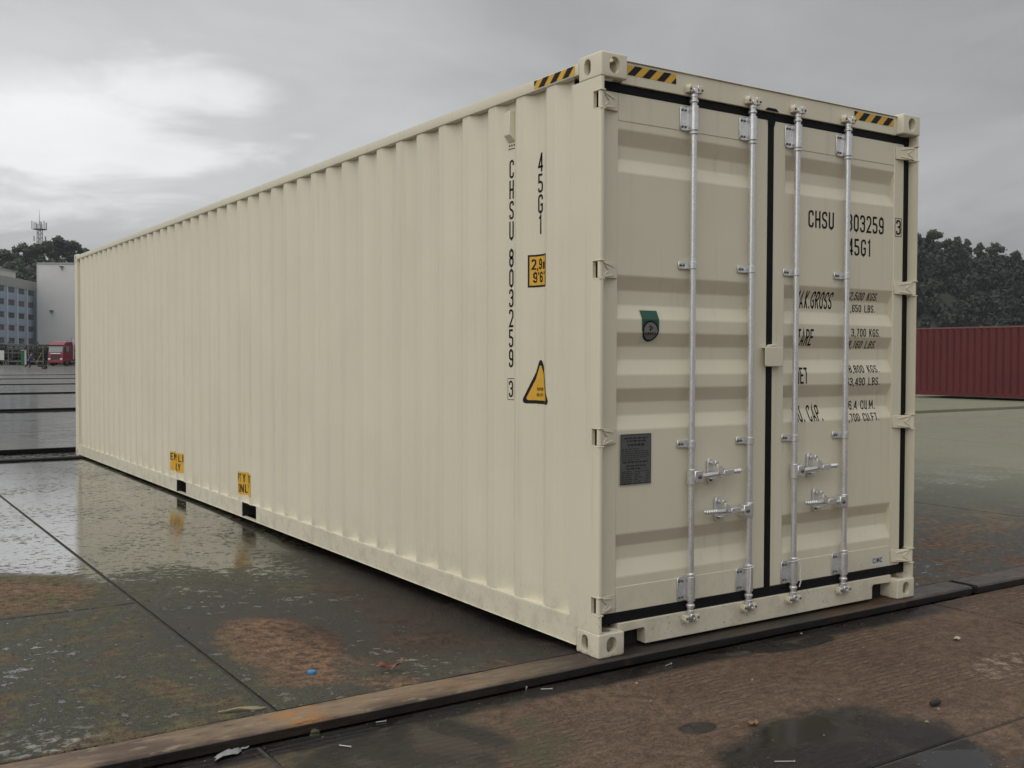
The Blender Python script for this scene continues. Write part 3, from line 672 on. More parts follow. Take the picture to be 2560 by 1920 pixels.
def glyph(ch, w, t):
    l, r, b, T, m, c = t / 2, w - t / 2, t / 2, 1 - t / 2, .5, w / 2
    G = {
     'C': [([(r, .70), (r, T), (l, T), (l, b), (r, b), (r, .30)], 0)], 'G': [([(r, .72), (r, T), (l, T), (l, b), (r, b, 1), (r, .46, 0), (c, .46)], 0)],
     'O': [([(l, b), (r, b), (r, T), (l, T)], 1)], '0': [([(l, b), (r, b), (r, T), (l, T)], 1)], 'D': [([(l, b, 0), (r, b), (r, T), (l, T, 0)], 1)],
     '8': [([(l, b), (r, b), (r, .52), (l, .52)], 1), ([(l, .52), (r, .52), (r, T), (l, T)], 1)],
     '3': [([(l, .74), (l, T), (r, T), (r, .53), (l + .1, .53)], 0), ([(l + .1, .53), (r, .53), (r, b), (l, b), (l, .26)], 0)],
     '2': [([(l, .74), (l, T), (r, T), (r, .58, .5), (l, b, 0), (r + t / 2, b)], 0)], '5': [([(r, T), (l, T, 0), (l, .56, 0), (r, .56), (r, b), (l, b), (l, .24)], 0)],
     '9': [([(l, .26), (l, b), (r, b), (r, T), (l, T), (l, .44), (r, .44)], 0)], '6': [([(r, .74), (r, T), (l, T), (l, b), (r, b), (r, .56), (l, .56)], 0)],
     '4': [([(r - .06, 0), (r - .06, 1)], 0), ([(r - .06, .97), (l - .02, .27, 0), (w, .27)], 0)], '1': [([(c - .10, .82), (c + .03, .97, 0), (c + .03, 0)], 0)],
     '7': [([(l, T), (r, T, 0), (c - .06, 0)], 0)], 'S': [([(r, .74), (r, T), (l, T), (l, .56), (r, .44), (r, b), (l, b), (l, .26)], 0)],
     'U': [([(l, 1), (l, b), (r, b), (r, 1)], 0)], 'J': [([(r, 1), (r, b), (l, b), (l, .26)], 0)], 'H': [([(l, 0), (l, 1)], 0), ([(r, 0), (r, 1)], 0), ([(l, .5), (r, .5)], 0)],
     'E': [([(r + t / 2, T), (l, T, 0), (l, b, 0), (r + t / 2, b)], 0), ([(l, .52), (r, .52)], 0)], 'F': [([(r + t / 2, T), (l, T, 0), (l, 0)], 0), ([(l, .52), (r, .52)], 0)],
     'L': [([(l, 1), (l, b, 0), (r + t / 2, b)], 0)], 'T': [([(0, T), (w, T)], 0), ([(c, T), (c, 0)], 0)], 'I': [([(c, 0), (c, 1)], 0)],
     'N': [([(l, 0), (l, 1)], 0), ([(r, 0), (r, 1)], 0), ([(l, 1), (r, 0)], 0)], 'M': [([(l, 0), (l, 1)], 0), ([(r, 0), (r, 1)], 0), ([(l, 1), (c, .30, 0), (r, 1)], 0)],
     'A': [([(l, 0), (c, 1, 0), (r, 0)], 0), ([(l + .07, .28), (r - .07, .28)], 0)], 'V': [([(l, 1), (c, 0, 0), (r, 1)], 0)], 'X': [([(l, 0), (r, 1)], 0), ([(l, 1), (r, 0)], 0)],
     'Y': [([(l, 1), (c, .5, 0), (r, 1)], 0), ([(c, .5), (c, 0)], 0)], 'K': [([(l, 0), (l, 1)], 0), ([(r, 1), (l, .42)], 0), ([(l + .12, .55), (r, 0)], 0)],
     'R': [([(l, 0), (l, T, 0), (r, T), (r, .5), (l, .5)], 0), ([(c, .5), (r, 0)], 0)], 'P': [([(l, 0), (l, T, 0), (r, T), (r, .48), (l, .48)], 0)],
     'B': [([(l, b, 0), (r, b), (r, .52), (l, .52, 0)], 1), ([(l, .52, 0), (r, .52), (r, T), (l, T, 0)], 1)],
     'm': [([(l, 0), (l, .62)], 0), ([(l, .45), (l, .62), (c, .62), (c, 0)], 0), ([(c, .45), (c, .62), (r, .62), (r, 0)], 0)],
     '.': [([(t * .6, 0), (t * .6, t * 1.15)], 0)], ',': [([(t * .8, t * 1.1), (t * .5, -.14)], 0)], "'": [([(t * .6, 1), (t * .6, .72)], 0)], '"': [([(t * .6, 1), (t * .6, .72)], 0), ([(t * 2.2, 1), (t * 2.2, .72)], 0)],
    }
    return G.get(ch, [])
def ribbon(pts, t, closed):
    n = len(pts); P_ = [np.array(p, float) for p in pts]; L_, R2 = [], []
    for i in range(n):
        a = P_[i - 1] if (closed or i > 0) else None; c = P_[(i + 1) % n] if (closed or i < n - 1) else None
        d1 = (P_[i] - a) if a is not None else (c - P_[i]); d2 = (c - P_[i]) if c is not None else d1
        d1 = d1 / (np.linalg.norm(d1) + 1e-9); d2 = d2 / (np.linalg.norm(d2) + 1e-9)
        nn = np.array([-(d1 + d2)[1], (d1 + d2)[0]]); ln = np.linalg.norm(nn)
        if ln < 1e-6: nn = np.array([-d1[1], d1[0]]); ln = 1
        nn /= ln; k = 1 / max(.45, nn @ np.array([-d1[1], d1[0]]))
        L_.append(P_[i] + nn * t / 2 * k); R2.append(P_[i] - nn * t / 2 * k)
    q = []
    for i in range(n if closed else n - 1):
        j = (i + 1) % n; q.append([L_[i], R2[i], R2[j], L_[j]])
    return q
WIDE = {'M': .62, 'm': .62, '.': .16, ',': .18, "'": .16, '"': .34, 'I': .2, '1': .36}
def text_quads(s, h, w=.46, t=.125, gap=.13, vertical=False, pitch=None):
    """quads of a string, origin at its lower left, cap height h"""
    qs = []; x = 0; y = 0
    for ch in s:
        cw = WIDE.get(ch, w) if not (vertical and ch == '1') else w
        if ch == ' ': cw = .34
        for pts, closed in glyph(ch, cw, t):
            for q in ribbon(rounded(pts, .17, bool(closed)), t, bool(closed)): qs.append([(p[0] + x, p[1] + y) for p in q])
        if vertical: y -= (pitch or 1.12 * h) / h
        else: x += cw + gap
    return [[(a * h, b * h) for a, b in q] for q in qs], (x - gap) * h
def drape(quads, mapf, cuts, name, mat, parent, axis=1):
    """lay flat pieces (u, v) over a folded sheet: split at each fold line, then map to 3D"""
    bm = bmesh.new()
    for q in quads:
        vs = [bm.verts.new((p[0], p[1], 0)) for p in q]
        try: bm.faces.new(vs)
        except ValueError: pass
    lo = min(v.co[axis] for v in bm.verts); hi = max(v.co[axis] for v in bm.verts)
    for c in cuts:
        if lo < c < hi:
            co = [0, 0, 0]; no = [0, 0, 0]; co[axis] = c; no[axis] = 1
            bmesh.ops.bisect_plane(bm, geom=list(bm.verts) + list(bm.edges) + list(bm.faces), dist=1e-6, plane_co=co, plane_no=no)
    for v in bm.verts: v.co = Vector(mapf(v.co.x, v.co.y))
    me = bpy.data.meshes.new(name); bm.to_mesh(me); bm.free()
    return link(name, me, mat, parent, smooth=False)
def words_apart(q, h, fn):                          # one mesh for each word
    q = sorted(q, key=lambda r: min(p[0] for p in r)); cur = []; hi = None
    for r in q:
        lo = min(p[0] for p in r)
        if hi is not None and lo - hi > h * .30: fn(cur); cur = []; hi = None
        cur.append(r); hx = max(p[0] for p in r); hi = hx if hi is None else max(hi, hx)
    if cur: fn(cur)
def ap(x, z, d=DY):                                # photo position read on the plane y = 0 -> the same ray on the plane y = d
    k = d / 3.8974
    return x + (x + 3.0888) * k, z + (z - 1.4511) * k
def on_door(off=.0012): return lambda u, v: (u, DY + ddepth(v) - off, v)
def on_stile(off=.0012): return lambda u, v: (u, DY - off, v)
def door_text(s, x, z0, z1, parent=door_r, right=None, w=.46, t=.125, gap=.13, wscale=None, f=None):
    dd = DY + ddepth((z0 + z1) / 2) * .8; xx, a = ap(x, z0, dd); _, b = ap(x, z1, dd); h = b - a
    q, wd = text_quads(s, h, w, t, gap)
    if right is not None:
        xr, _ = ap(right, z0, dd); k = (xr - xx) / wd; q = [[(p[0] * k, p[1]) for p in r] for r in q]
    q = [[(p[0] + xx, p[1] + a) for p in r] for r in q]
    words_apart(q, h, lambda qq: drape(qq, f or on_door(.0012), DZ, 'lettering', INK, parent, 1))
door_text('CHSU', 1.452, 2.166, 2.261, right=1.664)
door_text('803259', 1.779, 2.168, 2.266, right=2.103)
door_text('45G1', 1.786, 2.032, 2.128, right=1.992)
def frame_quads(u0, u1, v0, v1, t):
    return [[(u0, v0), (u1, v0), (u1, v0 + t), (u0, v0 + t)], [(u0, v1 - t), (u1, v1 - t), (u1, v1), (u0, v1)], [(u0, v0 + t), (u0 + t, v0 + t), (u0 + t, v1 - t), (u0, v1 - t)], [(u1 - t, v0 + t), (u1, v0 + t), (u1, v1 - t), (u1 - t, v1 - t)]]
door_text('3', 2.214, 2.175, 2.262, right=2.258, f=on_stile())
u0, v0 = ap(2.207, 2.164); u1, v1 = ap(2.268, 2.273); drape(frame_quads(u0, u1, v0, v1, .0035), on_stile(), [], 'lettering_frame', INK, door_r)
for s, x, r_, z0, z1 in [('MAX.GROSS', 1.346, 1.658, 1.720, 1.814), ('TARE', 1.372, 1.502, 1.514, 1.606), ('NET', 1.364, 1.463, 1.304, 1.394), ('CU. CAP.', 1.346, 1.574, 1.096, 1.185),
                         ('32,500 KGS.', 1.778, 2.058, 1.779, 1.822), ('71,650 LBS.', 1.768, 2.040, 1.710, 1.752), ('3,700 KGS.', 1.825, 2.082, 1.570, 1.615), ('8,160 LBS.', 1.800, 2.050, 1.502, 1.545),
                         ('28,800 KGS.', 1.774, 2.072, 1.363, 1.405), ('63,490 LBS.', 1.785, 2.084, 1.289, 1.334), ('76.4 CU.M.', 1.783, 2.045, 1.151, 1.202), ('2,700 CU.FT.', 1.776, 2.078, 1.083, 1.128)]:
    door_text(s, x, z0, z1, right=r_)
# maker's label
def quad(u0, u1, v0, v1): return [[(u0, v0), (u1, v0), (u1, v1), (u0, v1)]]
u0, v0 = ap(2.017, .226); u1, v1 = ap(2.146, .286)
st = drape(quad(u0, u1, v0, v1), on_stile(.0010), [], 'maker_sticker', WHT, door_r)
q, wd = text_quads('CIMC', .030, .55, .15, .17); k = .088 / wd
drape([[(p[0] * k + (u0 + u1) / 2 - .044, p[1] + (v0 + v1) / 2 - .013) for p in r] for r in q], on_stile(.0020), [], 'lettering', INK, door_r)
# green hanging sticker with a grey disc
u0, v0 = ap(.262, 1.522); u1, v1 = ap(.372, 1.678)
sheared = lambda off: (lambda u, v: (u, DY + ddepth(v) - off, v))
drape(quad(u0 - .004, u1 + .004, v0 - .004, v1 + .004), sheared(.0010), DZ, 'sticker', CREAM, door_l)
c_u, c_v, r_ = (u0 + u1) / 2, v0 + .056, .053
green = [[(u0, c_v), (u1, c_v), (u1, v1), (u0, v1)]]
disc = lambda r, n=28, y0=0.0, cu=0.0: [[(c_u, c_v), (c_u + r * math.cos(2 * math.pi * i / n), c_v + r * math.sin(2 * math.pi * i / n)), (c_u + r * math.cos(2 * math.pi * (i + 1) / n), c_v + r * math.sin(2 * math.pi * (i + 1) / n))] for i in range(n)]
drape(green, sheared(.0020), DZ, 'sticker_panel', GRN, door_l)
drape(disc(.053), sheared(.0028), DZ, 'sticker_ring', BLK, door_l); drape(disc(.0435), sheared(.0036), DZ, 'sticker_disc', GREY, door_l)
tri = [[(p[0] + c_u, p[1] + c_v) for p in r] for r in ribbon([(-.005, .004), (-.005, .026), (.012, .016), (-.008, .0)], .005, False)]
q, wd = text_quads('COSTA', .014, .6, .2, .12); k = .070 / wd
drape(tri + [[(p[0] * k + c_u - .035, p[1] + c_v - .020) for p in r] for r in q], sheared(.0044), DZ, 'sticker_print', INK, door_l)
# approval plate with engraved lines
u0, v0 = ap(.124, .829); u1, v1 = ap(.321, 1.075)
u0 += .002
m = MB().box(u0, u1, DY - .0035, DY - .0008, v0, v1); P(m, 'data_plate', PLATE, door_l, bevel=.001, seg=1)
drape(frame_quads(u0 - .003, u1 + .003, v0 - .003, v1 + .003, .0028), on_stile(.0020), [], 'plate_border', CREAM, door_l)
ql = frame_quads(u0 + .001, u1 - .001, v0 + .001, v1 - .001, .0035); rr = random.Random(5)
pw = u1 - u0
def line(a, b, v, h): ql.append([(u0 + a * pw, v), (u0 + b * pw, v), (u0 + b * pw, v + h), (u0 + a * pw, v + h)])
def words(a, b, v, h):
    x = a
    while x < b - .02:
        e = min(b, x + rr.uniform(.05, .14)); line(x, e, v, h); x = e + .025
words(.12, .88, v1 - .024, .007); words(.2, .82, v1 - .038, .007); words(.24, .78, v1 - .060, .012)
vv = v1 - .076
for i in range(6): words(.05, rr.uniform(.6, .95), vv, .0035); vv -= .0105
words(.08, .9, vv - .004, .008); vv -= .022; words(.18, .85, vv, .007); vv -= .015; words(.2, .65, vv, .008); vv -= .012
for i in range(7): words(.05, .38, vv, .0045); words(.46, rr.uniform(.6, .75), vv, .0035); words(.82, .95, vv, .003); vv -= .0098
drape(ql, on_stile(.0044), [], 'plate_engraving', PLINE, door_l)
# hazard stripes
def stripes(u0, u1, v0, v1, n=3, lead=True):
    """black bands leaning over a yellow strip"""
    q = []; pitch = (u1 - u0) / (n + .35); sh = (v1 - v0) * 1.05
    for k in range(-1, n + 2):
        a = u0 + k * pitch + (0 if lead else pitch * .35); b = a + pitch * .5
        poly = [(a, v0), (b, v0), (b + sh, v1), (a + sh, v1)]
        out = []                                     # clip to the strip
        def clip(pl, lim, sgn):
            res = []
            for i in range(len(pl)):
                p, r = pl[i], pl[(i + 1) % len(pl)]; ip, ir = sgn * (p[0] - lim) <= 0, sgn * (r[0] - lim) <= 0
                if ip: res.append(p)
                if ip != ir:
                    tt = (lim - p[0]) / (r[0] - p[0]); res.append((lim, p[1] + (r[1] - p[1]) * tt))
            return res
        pl = clip(poly, u1, 1); pl = clip(pl, u0, -1) if len(pl) > 2 else pl
        if len(pl) > 2: q.append(pl)
    return q
hd = lambda off: (lambda u, v: (u, .048 - off, v))
for xa, xb, ld in ((.157, .471, True), (1.828, 2.186, False)):
    u0, v0 = ap(xa, 2.803, .048); u1, v1 = ap(xb, 2.850, .048); u0 = max(u0, .166)
    s_ = drape(quad(u0, u1, v0, v1), hd(.0010), [], 'hazard_stripe', YEL, box_c)
    drape(stripes(u0, u1, v0, v1, 3, ld), hd(.0020), [], 'black_bands', BLK, s_)
sd_rail = lambda off: (lambda u, v: (-off, -u, v))
s_ = drape(quad(-.553, -.206, 2.8255, 2.8675), sd_rail(.0010), [], 'hazard_stripe', YEL, box_c)
drape(stripes(-.553, -.206, 2.8255, 2.8675, 3, False), sd_rail(.0020), [], 'black_bands', BLK, s_)
# side lettering; u runs towards the door end, so y = -u
on_side = lambda off: (lambda u, v: (WALLX + sdepth(-u) - off, -u, v))
SC = sorted(-PY)
def side_text(s, yc, ztop, h, pitch, w=.43):
    q, _ = text_quads(s, h, w, .12, vertical=True, pitch=pitch)
    q = [[(p[0] - yc - w * h / 2, p[1] + ztop - h) for p in r] for r in q]
    drape(q, on_side(.0012), SC, 'lettering', INK, box_c, 0)
side_text('CHSU', .828, 2.512, .099, .1105); side_text('803259', .828, 2.032, .098, .1085); side_text('3', .828, 1.319, .090, .1)
drape(frame_quads(-.828 - .033, -.828 + .033, 1.214, 1.332, .003), on_side(.0012), SC, 'lettering_frame', INK, box_c, 0)
side_text('45G1', .556, 2.507, .098, .1075)
# height sign
yc, z0, z1 = .556, 1.812, 1.982
hs = drape(quad(-yc - .080, -yc + .080, z0, z1), on_side(.0010), SC, 'height_sign', BLK, box_c, 0)
drape(quad(-yc - .070, -yc + .070, z0 + .010, z1 - .010), on_side(.0018), SC, 'sign_face', YEL, hs, 0)
for s, z in (('2,9m', z0 + .092), ('9\'6"', z0 + .024)):
    q, wd = text_quads(s, .055, .46, .15, .14); drape([[(p[0] - yc - wd / 2, p[1] + z) for p in r] for r in q], on_side(.0026), SC, 'lettering', INK, hs, 0)
# warning triangle
def rtri(yl, yr, z0, z1, ym, r): 
    p = rounded([(-yl, z0), (-yr, z0), (-ym, z1)], r, True, 6); c = (sum(a for a, b in p) / len(p), sum(b for a, b in p) / len(p))
    return [[c, p[i], p[(i + 1) % len(p)]] for i in range(len(p))]
tr = drape(rtri(.672, .424, 1.203, 1.455, .548, .018), on_side(.0010), SC, 'warning_triangle', BLK, box_c, 0)
drape(rtri(.646, .450, 1.221, 1.416, .548, .010), on_side(.0018), SC, 'triangle_face', YEL, tr, 0)
for s, z in (('SUPER', 1.272), ('HEAVY', 1.242)):
    q, wd = text_quads(s, .016, .55, .18, .2); drape([[(p[0] - .552 - wd / 2, p[1] + z) for p in r] for r in q], on_side(.0026), SC, 'lettering', INK, tr, 0)
# two fork pocket stickers
for ya, yb, z0 in ((7.325, 6.865, .232), (5.275, 4.845, .222)):
    sg = drape(quad(-ya, -yb, z0, z0 + .200), on_side(.0010), SC, 'pocket_sticker', YEL, box_c, 0)
    for s, z, off in (('EMPTY LIFT', z0 + .112, .5), ('ONLY', z0 + .020, .5)):
        q, wd = text_quads(s, .072, .5, .13, .16); k = min(1, (ya - yb - .02) / wd); uc = -(ya + yb) / 2
        words_apart([[((p[0] - wd / 2) * k + uc, p[1] + z) for p in r] for r in q], .072, lambda qq: drape(qq, on_side(.0026), SC, 'lettering', INK, sg, 0))
# ventilator box near the top of the side wall
m = MB(); yv = .826; xo = .006
m.hexa([(WALLX + .034, yv + .034, 2.605), (WALLX + .034, yv - .034, 2.605), (xo + .003, yv - .028, 2.640), (xo + .003, yv + .028, 2.640), (WALLX + .034, yv + .034, 2.770), (WALLX + .034, yv - .034, 2.770), (xo + .003, yv - .028, 2.764), (xo + .003, yv + .028, 2.764)])
P(m, 'ventilator', bevel=.003)
m = MB()
for k in range(3): m.tube([(WALLX + .0352, yv - .022 + .022 * k, 2.589), (WALLX + .0345, yv - .022 + .022 * k, 2.589)], .006, 8)
m.box(WALLX + .0335, WALLX + .0352, yv - .034, yv + .034, 2.570, 2.573); P(m, 'ventilator_holes', DARK)

# ------------------------------------------------------------------ red container on the right
REDP = None
def mat_red():
    t = NT('dark_red_paint'); x, y, z = t.xyz(); n = t.noise(.9, 4, .6); n2 = t.noise(9, 4, .6); st = t.noise(5, 4, .6, stretch=(1, 1, .05))
    c = t.mix(t.lin(n, .3, .7), (.080, .011, .013), (.100, .015, .016)); c = t.mix(t.math('MULTIPLY', t.sm(st, .58, .72), .35), c, (.06, .022, .018))
    t.set(c, t.lin(n2, .3, .7, .45, .62), 0, .4); return t.m
REDP = mat_red()
rc = empty('shipping_container', (32.0, 9.0, 0), 0)
tag(rc, 'dark red shipping container standing below the wooded hill at right', 'container')
h = 2.591
m = MB(); pts = []; yy = .2
while yy < 12.0: pts += [(yy, .008), (yy + .072, .008), (yy + .14, .044), (yy + .21, .044)]; yy += .278
m.add([(d, a, z) for z in (.16, h - .06) for a, d in pts], [(i, i + 1, len(pts) + i + 1, len(pts) + i) for i in range(len(pts) - 1)]); sheet(m.build('side_wall', REDP, rc))
m = MB(); m.add([(W - d, a, z) for z in (.16, h - .06) for a, d in pts], [(i, i + 1, len(pts) + i + 1, len(pts) + i) for i in range(len(pts) - 1)]); sheet(m.build('side_wall', REDP, rc))
for xx in (0, W - .06):
    MB().box(xx, xx + .06, .178, Lc - .178, h - .075, h - .015).build('top_side_rail', plain('dusty_red_rail', (.14, .06, .06), .5), rc, bevel=.004)
    MB().box(xx, xx + .06, .178, Lc - .178, .03, .165).build('bottom_side_rail', REDP, rc, bevel=.004)
for yy in (0.0, Lc - .05): MB().box(.06, W - .06, yy + .005, yy + .045, .05, h - .03).build('end_wall', REDP, rc)
for xx in (.003, W - .153):
    for yy in (.003, Lc - .173): MB().box(xx, xx + .15, yy, yy + .17, .118, h - .118).build('corner_post', REDP, rc, bevel=.01)
MB().box(.03, W - .03, .03, Lc - .03, h - .03, h - .012).build('roof_panel', REDP, rc); MB().box(.07, W - .07, .06, Lc - .06, .05, .15).build('floor', DARK, rc)
for sx, sy, sz in [(a, b, c) for c in (0, 1) for b in (0, 1) for a in (0, 1)]:
    cm = cast_me.copy() if (sx, sy, sz) == (0, 0, 0) else cm
    cm.materials.clear(); o = link('corner_casting', cm, REDP, rc); o.location = (W * sx, Lc * sy, h * sz); o.scale = (1 - 2 * sx, 1 - 2 * sy, 1 - 2 * sz)

# ------------------------------------------------------------------ hills, forest, trees
def leaf_mat(name, a, b):
    t = NT(name); oi = t.n('ShaderNodeObjectInfo'); n = t.noise(.35, 3, .6); nn = t.noise(2.2, 2, .5)
    c = t.mix(t.lin(t.math('ADD', n, t.math('MULTIPLY', nn, .5)), .5, 1.0), a, b)
    t.set(c, .62, 0, .3); return t.m
LEAF_D = leaf_mat('dark_foliage', (.008, .012, .008), (.024, .032, .019))
LEAF_M = leaf_mat('mid_foliage', (.030, .048, .030), (.055, .078, .044))
BARK = plain('bark', (.09, .075, .06), .85, var=.25, scale=3)
SOIL = plain('hill_soil', (.022, .026, .015), .9, var=.3, scale=.3)
def leaf_cloud(centres, radii, n_each, size, rng):
    """many small leaf-clump faces scattered through the volume of a crown's lobes"""
    V = []; 
    for c, r, n in zip(centres, radii, n_each):
        d = rng.normal(size=(n, 3)); d /= np.linalg.norm(d, axis=1)[:, None]
        rad = rng.uniform(.25, 1.0, n) ** .6; rad *= 1 + .30 * np.sin(d[:, 0] * 5 + c[0]) * np.sin(d[:, 2] * 7 + c[1]) + rng.normal(0, .10, n)
        p = np.array(c) + d * rad[:, None] * np.array(r)
        a = rng.normal(size=(n, 3)); a /= np.linalg.norm(a, axis=1)[:, None]
        nrm = d + .8 * a; nrm /= np.linalg.norm(nrm, axis=1)[:, None]
        e1 = np.cross(nrm, rng.normal(size=(n, 3))); e1 /= np.linalg.norm(e1, axis=1)[:, None]; e2 = np.cross(nrm, e1)
        s = size * rng.uniform(.55, 1.25, n)[:, None]
        V.append(np.stack([p - e1 * s - e2 * s * .6, p + e1 * s * .9 - e2 * s * .5, p + e1 * s + e2 * s * .6, p - e1 * s * .8 + e2 * s * .7], 1).reshape(-1, 3))
    V = np.concatenate(V); nf = len(V) // 4
    me = bpy.data.meshes.new('crown'); me.vertices.add(len(V)); me.vertices.foreach_set('co', V.ravel().astype(np.float32))
    me.loops.add(nf * 4); me.loops.foreach_set('vertex_index', np.arange(nf * 4, dtype=np.int32))
    me.polygons.add(nf); me.polygons.foreach_set('loop_start', np.arange(0, nf * 4, 4, dtype=np.int32)); me.polygons.foreach_set('loop_total', np.full(nf, 4, dtype=np.int32))
    me.update(); me.validate(); return me
def make_tree(name, label, base, height, width, mat, group, seed, n=2600, leaf=.34, lean=0.0):
    rg = np.random.default_rng(seed); rr = random.Random(seed)
    t = empty(name, tuple(base)); tag(t, label, 'tree', group)
    th = height * .5
    m = MB(); m.tube([(0, 0, -1.5), (lean * .2, 0, th * .5), (lean * .5, .1, th), (lean * .8, 0, height * .82)], [width * .045, width * .036, width * .026, width * .008], 8)
    lobes, rad, ne = [], [], []
    for k in range(9):
        a = 2 * math.pi * k / 9 * 1.7 + rr.uniform(-.4, .4); q = rr.uniform(.15, .34) * width; zz = height * rr.uniform(.48, .86)
        c = (q * math.cos(a) + lean, q * math.sin(a), zz); lobes.append(c); r = width * rr.uniform(.16, .26)
        rad.append((r, r, r * rr.uniform(.6, .85))); ne.append(int(n / 10))
        m.tube([(lean * .4, 0, height * rr.uniform(.3, .5)), (c[0] * .6, c[1] * .6, (zz + height * .4) / 2), c], [width * .018, width * .012, width * .004], 6)
    lobes.append((lean, 0, height * .84)); rad.append((width * .24, width * .24, height * .15)); ne.append(int(n / 8))
    m.build('trunk', BARK, t)
    link('crown', leaf_cloud(lobes, rad, ne, leaf, rg), mat, t, smooth=False); return t
def hill(name, label, x0, x1, d0, d1, hf, rng_seed, mat_leaf, wood_label, n_tree, leafn, leaf):
    """terrain on a grid laid out over (right of camera, ahead of camera) metres, and the wood that covers it as one mass"""
    nx, ny = 36, 26; vs = []
    for j in range(ny + 1):
        for i in range(nx + 1):
            la = x0 + (x1 - x0) * i / nx; de = d0 + (d1 - d0) * j / ny; gx, gy = ground_dir(la, de); vs.append((gx, gy, hf(la, de)))
    m = MB().add(vs, [(j * (nx + 1) + i, j * (nx + 1) + i + 1, (j + 1) * (nx + 1) + i + 1, (j + 1) * (nx + 1) + i) for j in range(ny) for i in range(nx)])
    m.build(name, SOIL, None, label=label, cat='hill', kind='structure', recalc=False)
    rg = np.random.default_rng(rng_seed); C, Rr, N = [], [], []
    for k in range(n_tree):
        la = rg.uniform(x0 + 2, x1 - 2); de = rg.uniform(d0 + 2, d0 + (d1 - d0) * .62); z = hf(la, de); gx, gy = ground_dir(la, de); w = rg.uniform(1.3, 3.9); hh = rg.uniform(3.0, 8.5)
        C.append((gx, gy, z + hh * .62)); Rr.append((w, w, hh * .5)); N.append(leafn)
        for q in range(4): C.append((gx + rg.uniform(-w, w), gy + rg.uniform(-w, w), z + hh * rg.uniform(.3, .95))); Rr.append((w * .45, w * .45, hh * .2)); N.append(leafn // 4)
    link('forest', leaf_cloud(C, Rr, N, leaf, rg), mat_leaf, None, smooth=False, label=wood_label, cat='forest', kind='stuff')
def ridge(c0, c1, d0, dc, top):
    """rises from zero at depth d0 to 'top(lat)' at depth dc, falls again behind"""
    def hf(la, de):
        t = (de - d0) / (dc - d0); t = max(0, min(1, t)) if de < dc else max(0, 1 - (de - dc) / (dc - d0) * .8)
        return -.5 + top(la) * (t * t * (3 - 2 * t)) + .7 * math.sin(la * .21 + de * .13)
    return hf
# right hill: crest seen from pixel (2295, 600) falling to (2560, 660)
rt_top = lambda la: 36.0 - (la - 148) * .26
hill('hill', 'wooded hill rising behind the dark red container', 110, 230, 270, 470, ridge(0, 0, 270, 380, rt_top), 5, LEAF_D, 'dense dark wood covering the hill behind the red container', 620, 150, .55)
def tree_at(pxx, pyt, depth, width, height, mat, label, group, seed, n=2600, leaf=.34):
    p = px(pxx, pyt, depth); make_tree('hillside_tree', label, (p[0], p[1], p[2] - height), height, width, mat, group, seed, n, leaf)
RG = 'trees on the skyline of the right hill'
for i, (xx, yy, w, hh, lb) in enumerate([(2336, 573, 7.5, 12, 'broad round tree on the skyline right beside the container edge'), (2292, 588, 6.5, 11, 'low dark tree on the skyline half hidden by the container'),
        (2394, 590, 5.0, 11, 'narrow tree in the dip between broad skyline crowns at right'), (2418, 597, 4.2, 10, 'small light-gapped tree right of the skyline dip'), (2450, 606, 4.6, 10, 'slim upright tree standing alone on the right skyline'),
        (2489, 605, 7.0, 12, 'wide crowned tree, tallest of the farther right skyline'), (2542, 626, 6.5, 11, 'rounded tree on the skyline at the right picture edge'), (2372, 597, 5.5, 10, 'squat dark tree just right of the broad skyline tree')]):
    tree_at(xx, yy, 372 + 3 * i, w, hh, LEAF_D if i in (1, 6, 7) else LEAF_M, lb, RG, 40 + i, 2400, .36)
# left hill behind the office block
lf_top = lambda la: 34.5 - abs(la + 178) * .10
hill('hill', 'wooded knoll rising behind the grey office block at left', -250, -110, 275, 520, ridge(0, 0, 275, 420, lf_top), 9, LEAF_M, 'blue-green wood on the knoll behind the office block', 420, 170, .6)
LG = 'trees on the skyline of the left knoll'
for i, (xx, yy, w, hh, lb) in enumerate([(12, 622, 9, 13, 'spreading tree on the knoll at the left picture edge'), (58, 606, 10, 13, 'tall bushy tree on the knoll left of the antenna mast'), (92, 607, 9, 12, 'tree on the knoll at the foot of the antenna mast'),
        (122, 600, 8, 12, 'dark tree on the knoll just right of the antenna mast'), (148, 588, 9, 14, 'highest tree on the knoll, right of the antenna mast'), (184, 601, 9, 12, 'round topped tree on the knoll above the blank wall'), (214, 620, 7, 10, 'thin brownish tree on the knoll touching the container roof line'), (34, 640, 9, 12, 'lower tree on the knoll above the rooftop block')]):
    tree_at(xx, yy, 405 + 2 * i, w, hh, LEAF_M, lb, LG, 70 + i, 2800, .4)

